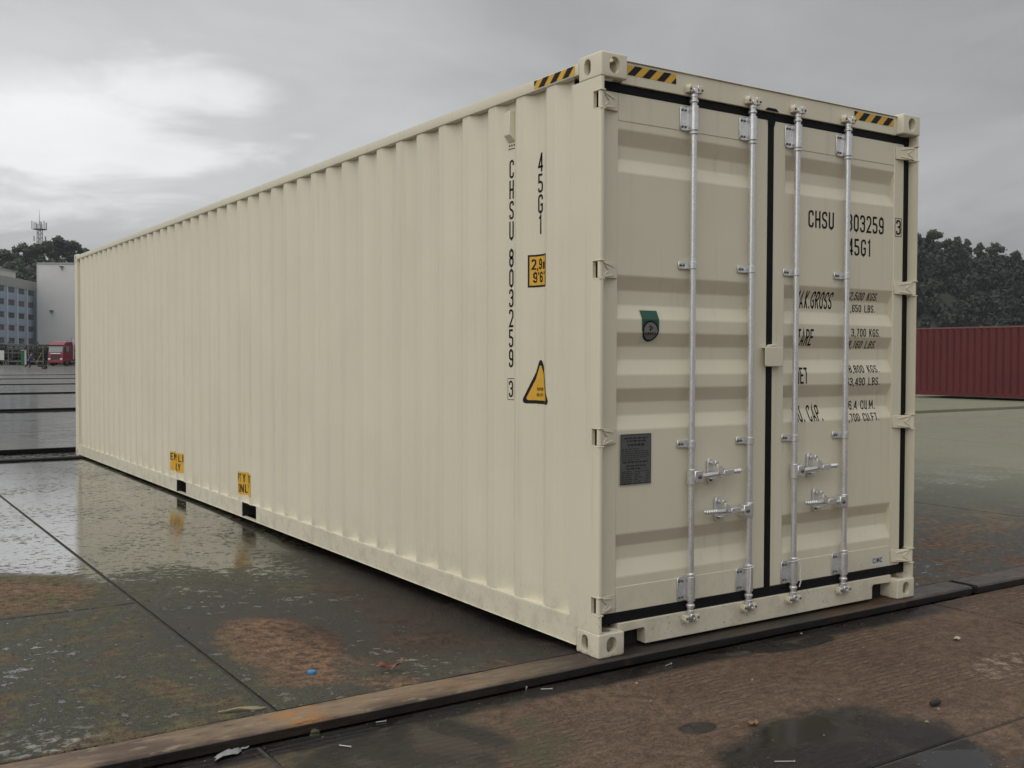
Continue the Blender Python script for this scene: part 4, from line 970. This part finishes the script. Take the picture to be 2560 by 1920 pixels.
# ------------------------------------------------------------------ antenna mast on the knoll
MAST = plain('mast_grey', (.20, .20, .21), .5, .3, var=.15)
mp = px(100, 640, 415); mast = empty('antenna_mast', (mp[0], mp[1], mp[2]), -YAW)
tag(mast, 'lattice antenna mast with panel antennas on the wooded knoll', 'mast')
sc = 415 / FPX                                        # metres to one photograph pixel out there
hz_ = lambda py: (640 - py) * sc
m = MB(); hw = .85
for a in (-1, 1):
    for b in (-1, 1): m.tube([(a * hw * 1.4, b * hw * 1.4, -14), (a * hw * .75, b * hw * .75, hz_(560))], .13, 6)
m.build('mast_legs', MAST, mast, kind='stuff')
m = MB(); zb = -10.0; k = 0
while zb < hz_(566) - 1.6:
    w0 = hw * (1.35 - .03 * k)
    for a, b, c, d in ((-1, -1, 1, -1), (1, -1, 1, 1), (1, 1, -1, 1), (-1, 1, -1, -1)): m.tube([(a * w0, b * w0, zb), (c * w0, d * w0, zb + 1.7)], .05, 5); m.tube([(a * w0, b * w0, zb + 1.7), (c * w0, d * w0, zb + 1.7)], .05, 5)
    zb += 1.7; k += 1
m.build('mast_bracing', MAST, mast, kind='stuff')
m = MB().tube([(0, 0, hz_(575)), (0, 0, hz_(574))], 1.9, 16); m.tube([(0, 0, hz_(574.2)), (0, 0, hz_(573.2))], 2.6, 16); m.build('platform', MAST, mast)
for k in range(9):
    a = 2 * math.pi * k / 9 + .3; r = 2.9 if k % 2 else 2.3
    pr_ = MB().box(r * math.cos(a) - .17, r * math.cos(a) + .17, r * math.sin(a) - .12, r * math.sin(a) + .12, hz_(574), hz_(557 - 2 * (k % 3))); pr_.build('panel_antenna', plain('antenna_grey', (.36, .37, .40), .5), mast, bevel=.03)
MB().tube([(-.1, 0, hz_(562)), (-.1, 0, hz_(540)), (-.1, 0, hz_(523))], [.12, .08, .03], 6).build('lightning_rod', MAST, mast)
for k in range(6):
    a = 2 * math.pi * k / 6; MB().box(2.4 * math.cos(a) - .14, 2.4 * math.cos(a) + .14, 2.4 * math.sin(a) - .1, 2.4 * math.sin(a) + .1, hz_(604), hz_(592 - 3 * (k % 2))).build('panel_antenna', plain('antenna_grey', (.36, .37, .40), .5), mast, bevel=.03)

# ------------------------------------------------------------------ office block and blank-walled building
WALLB = plain('blue_grey_wall', (.30, .38, .46), .8, var=.06, scale=.4); MULL = plain('pale_column', (.46, .52, .56), .75, var=.05); PARA = plain('parapet_render', (.33, .325, .315), .8, var=.06, scale=.3)
GLASS = plain('dark_window_glass', (.018, .024, .032), .35, var=.5, scale=.5, spec=.6); CURT = plain('drawn_curtain', (.16, .10, .14), .8, var=.2, scale=1.5); ROOFW = plain('rooftop_white', (.55, .55, .53), .8)
ox, oy = ground_dir(-112.8, 230); ofr = math.atan2(-2.6, 24)
ob = empty('office_block', (ox, oy, -.07), -(YAW + math.atan2(-2.6, 24)))      # local +y runs along the facade away from the camera, +x faces the yard
tag(ob, 'five storey blue-grey office block with rows of dark windows', 'building')
HT = 19.1
MB().box(-14, -.6, -30, 26, 0, HT - .1).build('core', WALLB, ob)
tops = [16.94 - 2.88 * k for k in range(6)]
for k, tz in enumerate(tops):                            # spandrel bands between the window rows
    lo = tz - 1.35 - 1.53; MB().box(-.6, 0, -30, 26, max(0, lo), tz - 1.35).build('spandrel', WALLB, ob)
MB().box(-.6, .12, -30, 26, tops[0], HT).build('parapet', PARA, ob); MB().box(-14, -.6, -30, 26, HT - .099, HT).build('roof', PARA, ob)
cols = [4.5 + 6.3 * k for k in range(-5, 4)]
for c in cols: MB().box(-.6, .10, c - .35, c + .35, 0, tops[0] - .01).build('column', MULL, ob)
rr = random.Random(3)
for k, tz in enumerate(tops[:6]):
    for c in cols[:-1]:
        w = MB().box(-.35, -.02, c + 4.5, c + 5.95, tz - 1.349, tz - .001); w.build('window_pier', WALLB, ob)
        fo = MB().box(-.16, -.12, c + .35, c + 4.5, tz - 1.349, tz - .002).build('window', MULL, ob)
        for a, b in ((c + .43, c + 2.40), (c + 2.47, c + 4.42)):
            MB().box(-.1195, -.10, a, b, tz - 1.30, tz - .05).build('pane', GLASS if rr.random() < .66 else CURT, fo)
MB().box(-9, -2.5, -24, 17, HT, HT + 1.9).build('rooftop_block', ROOFW, ob)
MB().box(-9.3, -2.2, -24.3, 17.3, HT + 1.9, HT + 2.1).build('rooftop_slab', PARA, ob)
bx, by = ground_dir(-113.4, 250)
bw = empty('blank_building', (bx, by, -.07), -YAW)          # local +x to the right of the view, +y away
tag(bw, 'tall building with a blank pale grey end wall', 'building')
GREYW = plain('pale_grey_render', (.60, .60, .60), .85, var=.04, scale=.15)
MB().box(0, 46, 0, 22, 0, 23.2).build('wall', GREYW, bw); MB().box(-.15, 46.15, -.15, 22.15, 23.2, 23.6).build('coping', PARA, bw); MB().box(-.22, .0, -.1, .35, 0, 23.19).build('corner_strip', plain('pale_strip', (.6, .6, .58), .8), bw)
for xx, zz in ((5.8, 22.6), (3.3, 12.1)):
    l_ = MB().box(xx - .45, xx + .45, -.55, -.15, zz - .12, zz + .1); l_.tube([(xx, 0, zz - .9), (xx, -.35, zz - .1)], .07, 6); l_.build('wall_lamp', plain('lamp_dark', (.06, .06, .06), .6), bw)

# ------------------------------------------------------------------ stacked chassis, hedge, truck, booth, board, person
IRON = plain('dark_chassis_iron', (.045, .043, .040), .7, .2, var=.4, scale=2); IRON2 = plain('worn_chassis_grey', (.12, .117, .11), .7, .1, var=.3, scale=2); TYRE = plain('tyre', (.015, .015, .015), .8)
def chassis_stack(pxx, depth, label, seed, levels, wheels=True):
    rr = random.Random(seed); p = px(pxx, 900, depth); st = empty('chassis_stack', (p[0], p[1], -.07), -YAW + rr.uniform(-.08, .08))
    tag(st, label, 'trailer stack', 'stacked trailer chassis at the back of the yard')
    lh = .58
    for k in range(levels):
        z = .55 + k * lh; fr = MB(); q = rr.uniform(-.12, .12)
        for sx in (-.5, .5): fr.box(sx - .09 + q, sx + .09 + q, 0, 11, z, z + .26)
        for j in range(9): fr.box(-1.2 + q, 1.2 + q, j * 1.3, j * 1.3 + .14, z + .05, z + .18)
        fr.build('chassis_frame', IRON if rr.random() < .6 else IRON2, st)
    for sx in (-1.12, 1.12): MB().box(sx - .07, sx + .07, -.1, .05, 0, .5 + levels * lh + rr.uniform(0, .35)).build('stanchion', IRON2, st)
    MB().box(-1.2, 1.2, -.08, -.02, .42, .62).build('bumper', IRON2, st)
    if wheels:
        for sx in (-.95, .95):
            w_ = MB().tube([(sx - .22, .7, .5), (sx + .22, .7, .5)], .5, 18).build('wheel', TYRE, st); MB().tube([(sx - .235, .7, .5), (sx + .235, .7, .5)], .25, 12).build('rim', IRON2, w_)
    return st
for i, (xx, lv, lb) in enumerate([(-30, 5, 'stack of trailer chassis reaching past the left picture edge'), (14, 5, 'stack of trailer chassis behind the white board'), (40, 5, 'stack of trailer chassis left of the green and white booth'),
        (66, 4, 'stack of trailer chassis behind the person in blue'), (90, 4, 'stack of trailer chassis right of the person in blue'), (113, 5, 'stack of trailer chassis just left of the red truck'), (187, 5, 'dark stack of trailer chassis right of the red truck'), (150, 4, 'stack of trailer chassis hidden behind the red truck')]):
    chassis_stack(xx, 160 + (i % 2) * 1.5, lb, 20 + i, lv)
hp = px(95, 900, 178); 
rgh = np.random.default_rng(3); C_, R2_, N_ = [], [], []
for k in range(46):
    la = -104 + k * .78; gx, gy = ground_dir(la, 178 + rgh.uniform(-1, 1)); hh = rgh.uniform(1.2, 1.75); C_.append((gx, gy, hh)); R2_.append((.9, .9, hh)); N_.append(420)
link('hedge', leaf_cloud(C_, R2_, N_, .16, rgh), LEAF_D, None, smooth=False, label='dark clipped hedge running behind the stacked chassis', cat='hedge')
# red truck
tp = px(152, 917, 148); TR = empty('truck', (tp[0], tp[1], -.07), -YAW + R_(-10))     # local -y is the truck's front
tag(TR, 'red cab-over lorry tractor facing the camera at the back of the yard', 'truck')
TRED = plain('truck_red', (.20, .014, .028), .32, var=.08, scale=2); TGL = plain('truck_glass', (.16, .19, .19), .1, spec=.8, var=.2); CHR = plain('truck_pale_trim', (.6, .6, .6), .3, .3)
cab = MB(); cab.prism([(-1.15, .55), (-1.2, 1.75), (-1.0, 2.95), (-.55, 3.35), (.9, 3.45), (1.05, 3.3), (1.05, .75), (-.6, .55)], -1.22, 1.22, 'x'); cab.build('cab', TRED, TR, bevel=.09)
MB().prism([(-1.19, 1.92), (-1.015, 2.78), (-1.045, 2.79), (-1.225, 1.92)], -1.05, 1.05, 'x').build('windscreen', TGL, TR)
MB().box(-1.10, 1.10, -1.20, -1.0, 2.82, 2.93).build('sun_visor', BLK, TR)
gr = MB().box(-.72, .72, -1.235, -1.15, .95, 1.62); gr.build('grille', plain('grille_dark', (.06, .012, .018), .5), TR); MB().box(-.8, .8, -1.25, -1.17, 1.66, 1.80).build('grille_bar', CHR, TR)
MB().box(-1.2, 1.2, -1.30, -1.0, .42, .80).build('bumper', TRED, TR, bevel=.05)
for sx in (-1, 1):
    MB().box(sx * .92 - .2, sx * .92 + .2, -1.33, -1.2, .84, 1.05).build('headlight', CHR, TR, bevel=.03)
    MB().prism([(-.75, 2.0), (.1, 2.0), (.1, 2.75), (-.62, 2.75)], sx * 1.225 - .008, sx * 1.225 + .008, 'x').build('side_window', TGL, TR)
    MB().box(sx * 1.42 - .1, sx * 1.42 + .1, -1.12, -1.02, 1.95, 2.65).build('mirror', BLK, TR, bevel=.03)
    for yw in (-.25, 3.2):
        w_ = MB().tube([(sx * 1.02 - .16, yw, .52), (sx * 1.02 + .16, yw, .52)], .52, 20).build('wheel', TYRE, TR); MB().tube([(sx * 1.02 - .17, yw, .52), (sx * 1.02 + .17, yw, .52)], .27, 14).build('rim', IRON2, w_)
MB().box(-.5, .5, .9, 5.6, .65, .95).build('chassis', IRON, TR); MB().box(-1.1, 1.1, 1.1, 1.25, 1.0, 2.9).build('rear_rack', IRON, TR)
ex = MB().tube([(1.15, 1.3, .9), (1.15, 1.3, 3.5), (1.22, 1.45, 3.75)], .09, 8); ex.build('exhaust_stack', CHR, TR)
MB().tube([(1.0, .9, 3.4), (1.2, .95, 4.1)], .025, 5).build('aerial', BLK, TR)
# booth and board
bp = px(57.5, 911, 152); BO = empty('booth', (bp[0], bp[1], -.07), -YAW + R_(20)); tag(BO, 'narrow green and white booth in front of the stacked chassis', 'booth')
MB().box(-.30, .22, 0, .6, .08, 2.1).build('green_panel', plain('booth_green', (.02, .13, .06), .5), BO); MB().box(.221, .42, -.01, .61, .08, 2.15).build('white_panel', ROOFW, BO); MB().box(-.34, .46, -.05, .66, 2.151, 2.22).build('roof', ROOFW, BO); MB().box(-.32, .44, -.02, .62, 0, .079).build('base', IRON, BO)
wp = px(0, 905, 150); WB = empty('notice_board', (wp[0], wp[1], -.07), -YAW); tag(WB, 'white ribbed board on posts at the left picture edge', 'board')
for k in range(6): MB().box(-.95 + k * .26, -.95 + k * .26 + .255, -.02, .03, .75, 2.15).build('rib_panel', ROOFW, WB, bevel=.01)
for sx in (-.8, .45): MB().box(sx - .04, sx + .04, .031, .10, 0, 2.1).build('post', IRON2, WB)
# person in blue pushing a low hand truck
pp = px(71, 921, 112); FACE = -YAW + R_(-80)
PE = empty('person', (pp[0], pp[1], -.07), FACE); tag(PE, 'person in blue jacket and dark trousers leaning forward, pushing a cart', 'person')
def skin_body(name, joints, edges, mat, parent, sub=2):
    me = bpy.data.meshes.new(name); me.from_pydata([j[:3] for j in joints], edges, []); o = bpy.data.objects.new(name, me); COL.objects.link(o); o.parent = parent
    sk = o.modifiers.new('skin', 'SKIN'); sk.use_smooth_shade = True; lay = me.skin_vertices[0] if len(me.skin_vertices) else None
    if lay is None:
        bm = bmesh.new(); bm.from_mesh(me); bm.verts.layers.skin.verify(); bm.to_mesh(me); bm.free(); lay = me.skin_vertices[0]
    for v, j in zip(lay.data, joints): v.radius = (j[3], j[3] * (j[4] if len(j) > 4 else 1))
    lay.data[0].use_root = True
    s_ = o.modifiers.new('sub', 'SUBSURF'); s_.levels = sub; s_.render_levels = sub
    me.materials.append(mat); return o
SKIN = plain('skin', (.42, .26, .18), .6, var=.05); BLUEC = plain('blue_cloth', (.035, .05, .16), .85, var=.2, scale=8); TROU = plain('dark_trousers', (.025, .025, .03), .9, var=.2); HAIR = plain('black_hair', (.012, .01, .01), .6)
# local +y is the walking direction; body leans forward over the cart handle
J = [(0, 0, .93, .15), (0, .10, 1.12, .145), (0, .20, 1.34, .15), (0, .26, 1.47, .07), (0, .31, 1.58, .085), (0, .33, 1.68, .10), (0, .33, 1.76, .07),
     (.18, .20, 1.40, .065), (.24, .36, 1.20, .05), (.20, .56, 1.08, .04), (-.18, .20, 1.40, .065), (-.24, .36, 1.20, .05), (-.20, .56, 1.08, .04),
     (.09, 0, .86, .095), (.10, .20, .50, .065), (.10, .12, .10, .045), (.10, .24, .05, .04), (-.09, 0, .86, .095), (-.10, -.12, .52, .065), (-.10, -.38, .16, .045), (-.10, -.28, .06, .04)]
Ed = [(0, 1), (1, 2), (2, 3), (3, 4), (4, 5), (5, 6), (2, 7), (7, 8), (8, 9), (2, 10), (10, 11), (11, 12), (0, 13), (13, 14), (14, 15), (15, 16), (0, 17), (17, 18), (18, 19), (19, 20)]
skin_body('body', J, Ed, SKIN, PE)
skin_body('jacket', [(x, y, z, r * 1.13) for x, y, z, r in [(0, 0.0, .86, .165), (0, .10, 1.12, .16), (0, .20, 1.36, .16), (0, .25, 1.46, .085), (.18, .20, 1.40, .075), (.24, .36, 1.20, .062), (.205, .53, 1.10, .05), (-.18, .20, 1.40, .075), (-.24, .36, 1.20, .062), (-.205, .53, 1.10, .05)]], [(0, 1), (1, 2), (2, 3), (2, 4), (4, 5), (5, 6), (2, 7), (7, 8), (8, 9)], BLUEC, PE)
skin_body('trousers', [(0, 0, .93, .165), (.09, 0, .84, .115), (.10, .20, .50, .085), (.10, .13, .12, .07), (-.09, 0, .84, .115), (-.10, -.12, .52, .085), (-.10, -.37, .18, .07)], [(0, 1), (1, 2), (2, 3), (0, 4), (4, 5), (5, 6)], TROU, PE)
hr = MB(); hr.tube([(0, .30, 1.64), (0, .305, 1.72), (0, .31, 1.80), (0, .315, 1.83)], [.085, .112, .085, .03], 12); hr.build('hair', HAIR, PE)
for sx in (-1, 1):                                           # hands: palm, four fingers curled over the handle, thumb below
    hm = MB(); hx = sx * .20
    hm.hexa([(hx - .035, .55, 1.05), (hx + .035, .55, 1.05), (hx + .035, .63, 1.03), (hx - .035, .63, 1.03), (hx - .035, .56, 1.08), (hx + .035, .56, 1.08), (hx + .035, .64, 1.055), (hx - .035, .64, 1.055)])
    for k, ln in enumerate((.05, .06, .056, .045)): fx = hx - .028 + k * .0187; hm.tube([(fx, .63, 1.045), (fx, .63 + ln * .7, 1.04), (fx, .63 + ln * .75, 1.005), (fx, .63 + ln * .2, .995)], [.009, .009, .008, .007], 6)
    hm.tube([(hx - sx * .035, .57, 1.05), (hx - sx * .05, .60, 1.02), (hx - sx * .035, .63, 1.0)], [.011, .010, .008], 6)
    hm.build('hand', SKIN, PE)
ca = empty('hand_cart', (pp[0], pp[1], -.07), FACE); tag(ca, 'low two-wheeled hand cart with a yellow pole, pushed by the person in blue', 'cart')
MB().tube([(-.32, .655, 1.015), (.32, .655, 1.015)], .016, 8).build('handle', IRON2, ca)
for sx in (-.3, .3): MB().tube([(sx, .655, 1.015), (sx, .95, .45), (sx, 1.45, .26)], .02, 8).build('side_bar', IRON, ca)
MB().box(-.34, .34, .92, 1.75, .24, .30).build('bed', IRON, ca); MB().box(-.26, .26, 1.05, 1.5, .301, .50).build('crate', IRON, ca)
for sx in (-.4, .4):
    w_ = MB().tube([(sx - .03, 1.62, .2), (sx + .03, 1.62, .2)], .2, 18).build('wheel', TYRE, ca); MB().tube([(sx - .035, 1.62, .2), (sx + .035, 1.62, .2)], .1, 10).build('rim', IRON2, w_)
MB().tube([(.05, .75, .55), (.05, 1.35, 1.75)], .022, 6).build('pole', plain('yellow_pole', (.55, .42, .06), .5), ca)

# ------------------------------------------------------------------ litter
def blob(name, label, cat, loc, r, mat, seed, flat=.5, group=None):
    rr = random.Random(seed); bm = bmesh.new(); bmesh.ops.create_icosphere(bm, subdivisions=2, radius=1)
    for v in bm.verts: k = 1 + rr.uniform(-.28, .28); v.co = Vector((v.co.x * r[0] * k, v.co.y * r[1] * k, v.co.z * r[2] * k))
    me = bpy.data.meshes.new(name); bm.to_mesh(me); bm.free(); o = link(name, me, mat, None, True, label=label, cat=cat, group=group); o.location = loc; return o
def scrap(name, label, cat, loc, size, mat, seed, rz=0, curl=.01, group=None):
    """torn, crumpled piece of paper or foil with real thickness"""
    rr = random.Random(seed); n = 6; vs = []
    for j in range(n + 1):
        for i in range(n + 1):
            u, v = i / n - .5, j / n - .5
            e = .12 if i in (0, n) or j in (0, n) else 0
            vs.append(((u + rr.uniform(-e, e) * .6 + .25 * v) * size[0], (v + rr.uniform(-e, e) * .6) * size[1], .002 + curl * (abs(math.sin(3 * u + seed)) + rr.uniform(0, .6))))
    m = MB().add(vs, [(j * (n + 1) + i, j * (n + 1) + i + 1, (j + 1) * (n + 1) + i + 1, (j + 1) * (n + 1) + i) for j in range(n) for i in range(n)])
    o = m.build(name, mat, None, True, label=label, cat=cat, group=group); o.location = loc; o.rotation_euler = (0, 0, rz); s_ = o.modifiers.new('t', 'SOLIDIFY'); s_.thickness = .001; s_.offset = 1; return o
LZ = -.050
m = MB(); m.tube([(0, 0, 0), (0, 0, .010), (0, 0, .012)], [.019, .019, .016], 24); m.tube([(0, 0, .012), (0, 0, .0135)], [.013, .013], 20)
cp = m.build('bottle_cap', plain('cap_blue', (.04, .22, .50), .4), None, label='small blue plastic cap lying on the dark slab', cat='bottle cap'); cp.location = (-1.23, .55, 0)
scrap('wrapper', 'crumpled red and brown wrapper on the dark slab beside the container', 'wrapper', (-.90, .40, .001), (.12, .045), plain('wrapper_red', (.17, .06, .035), .5, var=.6, scale=40), 3, -.2, .022)
PAPW = plain('soggy_paper', (.24, .25, .25), .5, var=.2, scale=30)
scrap('paper_scrap', 'pale torn paper at the foot of the steel edge, left of centre', 'paper', (-1.83, -.085, LZ), (.11, .045), PAPW, 5, .3, .010)
scrap('paper_scrap', 'small white paper chip just right of the pale torn paper', 'paper', (-1.755, -.055, LZ), (.035, .014), PAPW, 6, .2, .005)
scrap('leaf', 'dead yellowish leaf stuck at the slab joint near the steel edge', 'leaf', (-1.66, .22, .001), (.16, .02), plain('dead_leaf', (.26, .21, .12), .7), 8, -.35, .010)
scrap('paper_scrap', 'pale chip lying alone on the brown lane at right', 'paper', (1.93, -.62, LZ), (.055, .03), plain('chip_pale', (.42, .36, .29), .7), 9, .4, .010)
blob('clod', 'dark clod of dirt on the brown lane above the right puddle', 'clod', (.905, -1.19, LZ + .010), (.035, .016, .014), DARK, 4)
blob('clod', 'mossy clod in the wet strip below the steel edge', 'clod', (-1.47, -.06, LZ + .008), (.022, .014, .016), plain('moss', (.05, .055, .03), .9), 14)
scrap('leaf', 'brown curled leaf at the edge of the puddle in front', 'leaf', (.07, -.93, LZ), (.055, .025), plain('brown_leaf', (.20, .12, .07), .7), 12, .2, .010)
def nail(label, loc, rz, ln=.05):
    m = MB().tube([(0, 0, .004), (ln, 0, .004)], .0022, 6); m.tube([(ln, 0, .004), (ln + .002, 0, .004)], .005, 8)
    o = m.build('nail', plain('bright_nail', (.45, .45, .42), .4, .6), None, label=label, cat='nail', group='nails and wires on the lane'); o.location = loc; o.rotation_euler = (0, 0, rz)
nail('bright nail lying in the wet strip below the near container corner', (-.40, -.09, LZ), -.5); nail('short wire upright beside the nail near the container corner', (-.46, -.06, LZ), .9, .035)
nail('pale nail on the wet strip below the left locking bars', (.31, -.13, LZ), .25); nail('pale stick lying across the front puddle', (-.16, -1.25, LZ), -.55, .075); nail('thin pale twig on the mossy lane patch', (-1.44, -.22, LZ), -.9, .05)
nail('thin wire on the dark lane edge left of the container', (-1.21, -.07, LZ), -.2, .04)
# grit and small chips strewn over the lane and slab: too many and too small to count
rg = np.random.default_rng(21); V, F = [], []
oc = np.array([(1, 0, 0), (-1, 0, 0), (0, 1, 0), (0, -1, 0), (0, 0, 1), (0, 0, -.5)], float); of = [(0, 2, 4), (2, 1, 4), (1, 3, 4), (3, 0, 4), (2, 0, 5), (1, 2, 5), (3, 1, 5), (0, 3, 5)]
def grit(n, x0, x1, y0, y1, z, s0, s1):
    for _ in range(n):
        s = rg.uniform(s0, s1) * (3 if rg.random() < .03 else 1); p = oc * rg.uniform(.5, 1.4, (6, 3)) * s; p[:, 2] *= .6; o = len(V)
        c = (rg.uniform(x0, x1), rg.uniform(y0, y1), z + s * .2); V.extend([tuple(q + c) for q in p]); F.extend([tuple(o + i for i in f) for f in of])
grit(1500, -2.6, 3.2, -2.4, -.06, LZ, .0012, .0038); 
m = MB(); m.v, m.f = V, F; m.build('grit', plain('grit_pale', (.26, .22, .17), .8, var=.5, scale=30), None, False, label='fine pale grit strewn over the brown lane', cat='grit', kind='stuff')
V, F = [], []
grit(1300, -3.0, -.1, .2, 3.5, 0, .0012, .0036)
m = MB(); m.v, m.f = V, F; m.build('grit', plain('grit_dark', (.04, .036, .03), .7, var=.5, scale=30), None, False, label='fine dark grit strewn over the wet left slab', cat='grit', kind='stuff')

# ------------------------------------------------------------------ damp air
hz = MB().box(-1520, 1520, -1520, 1520, -1.1, 75).build('haze', None, None, False, label='thin damp haze over the yard and hills', cat='haze', kind='stuff')
hm = bpy.data.materials.new('haze'); hm.use_nodes = True; nt = hm.node_tree; nt.nodes.clear()
ho = nt.nodes.new('ShaderNodeOutputMaterial'); hv = nt.nodes.new('ShaderNodeVolumePrincipled'); hv.inputs['Color'].default_value = (.86, .92, 1.0, 1); hv.inputs['Density'].default_value = .00015
nt.links.new(hv.outputs[0], ho.inputs['Volume']); hz.data.materials.append(hm)
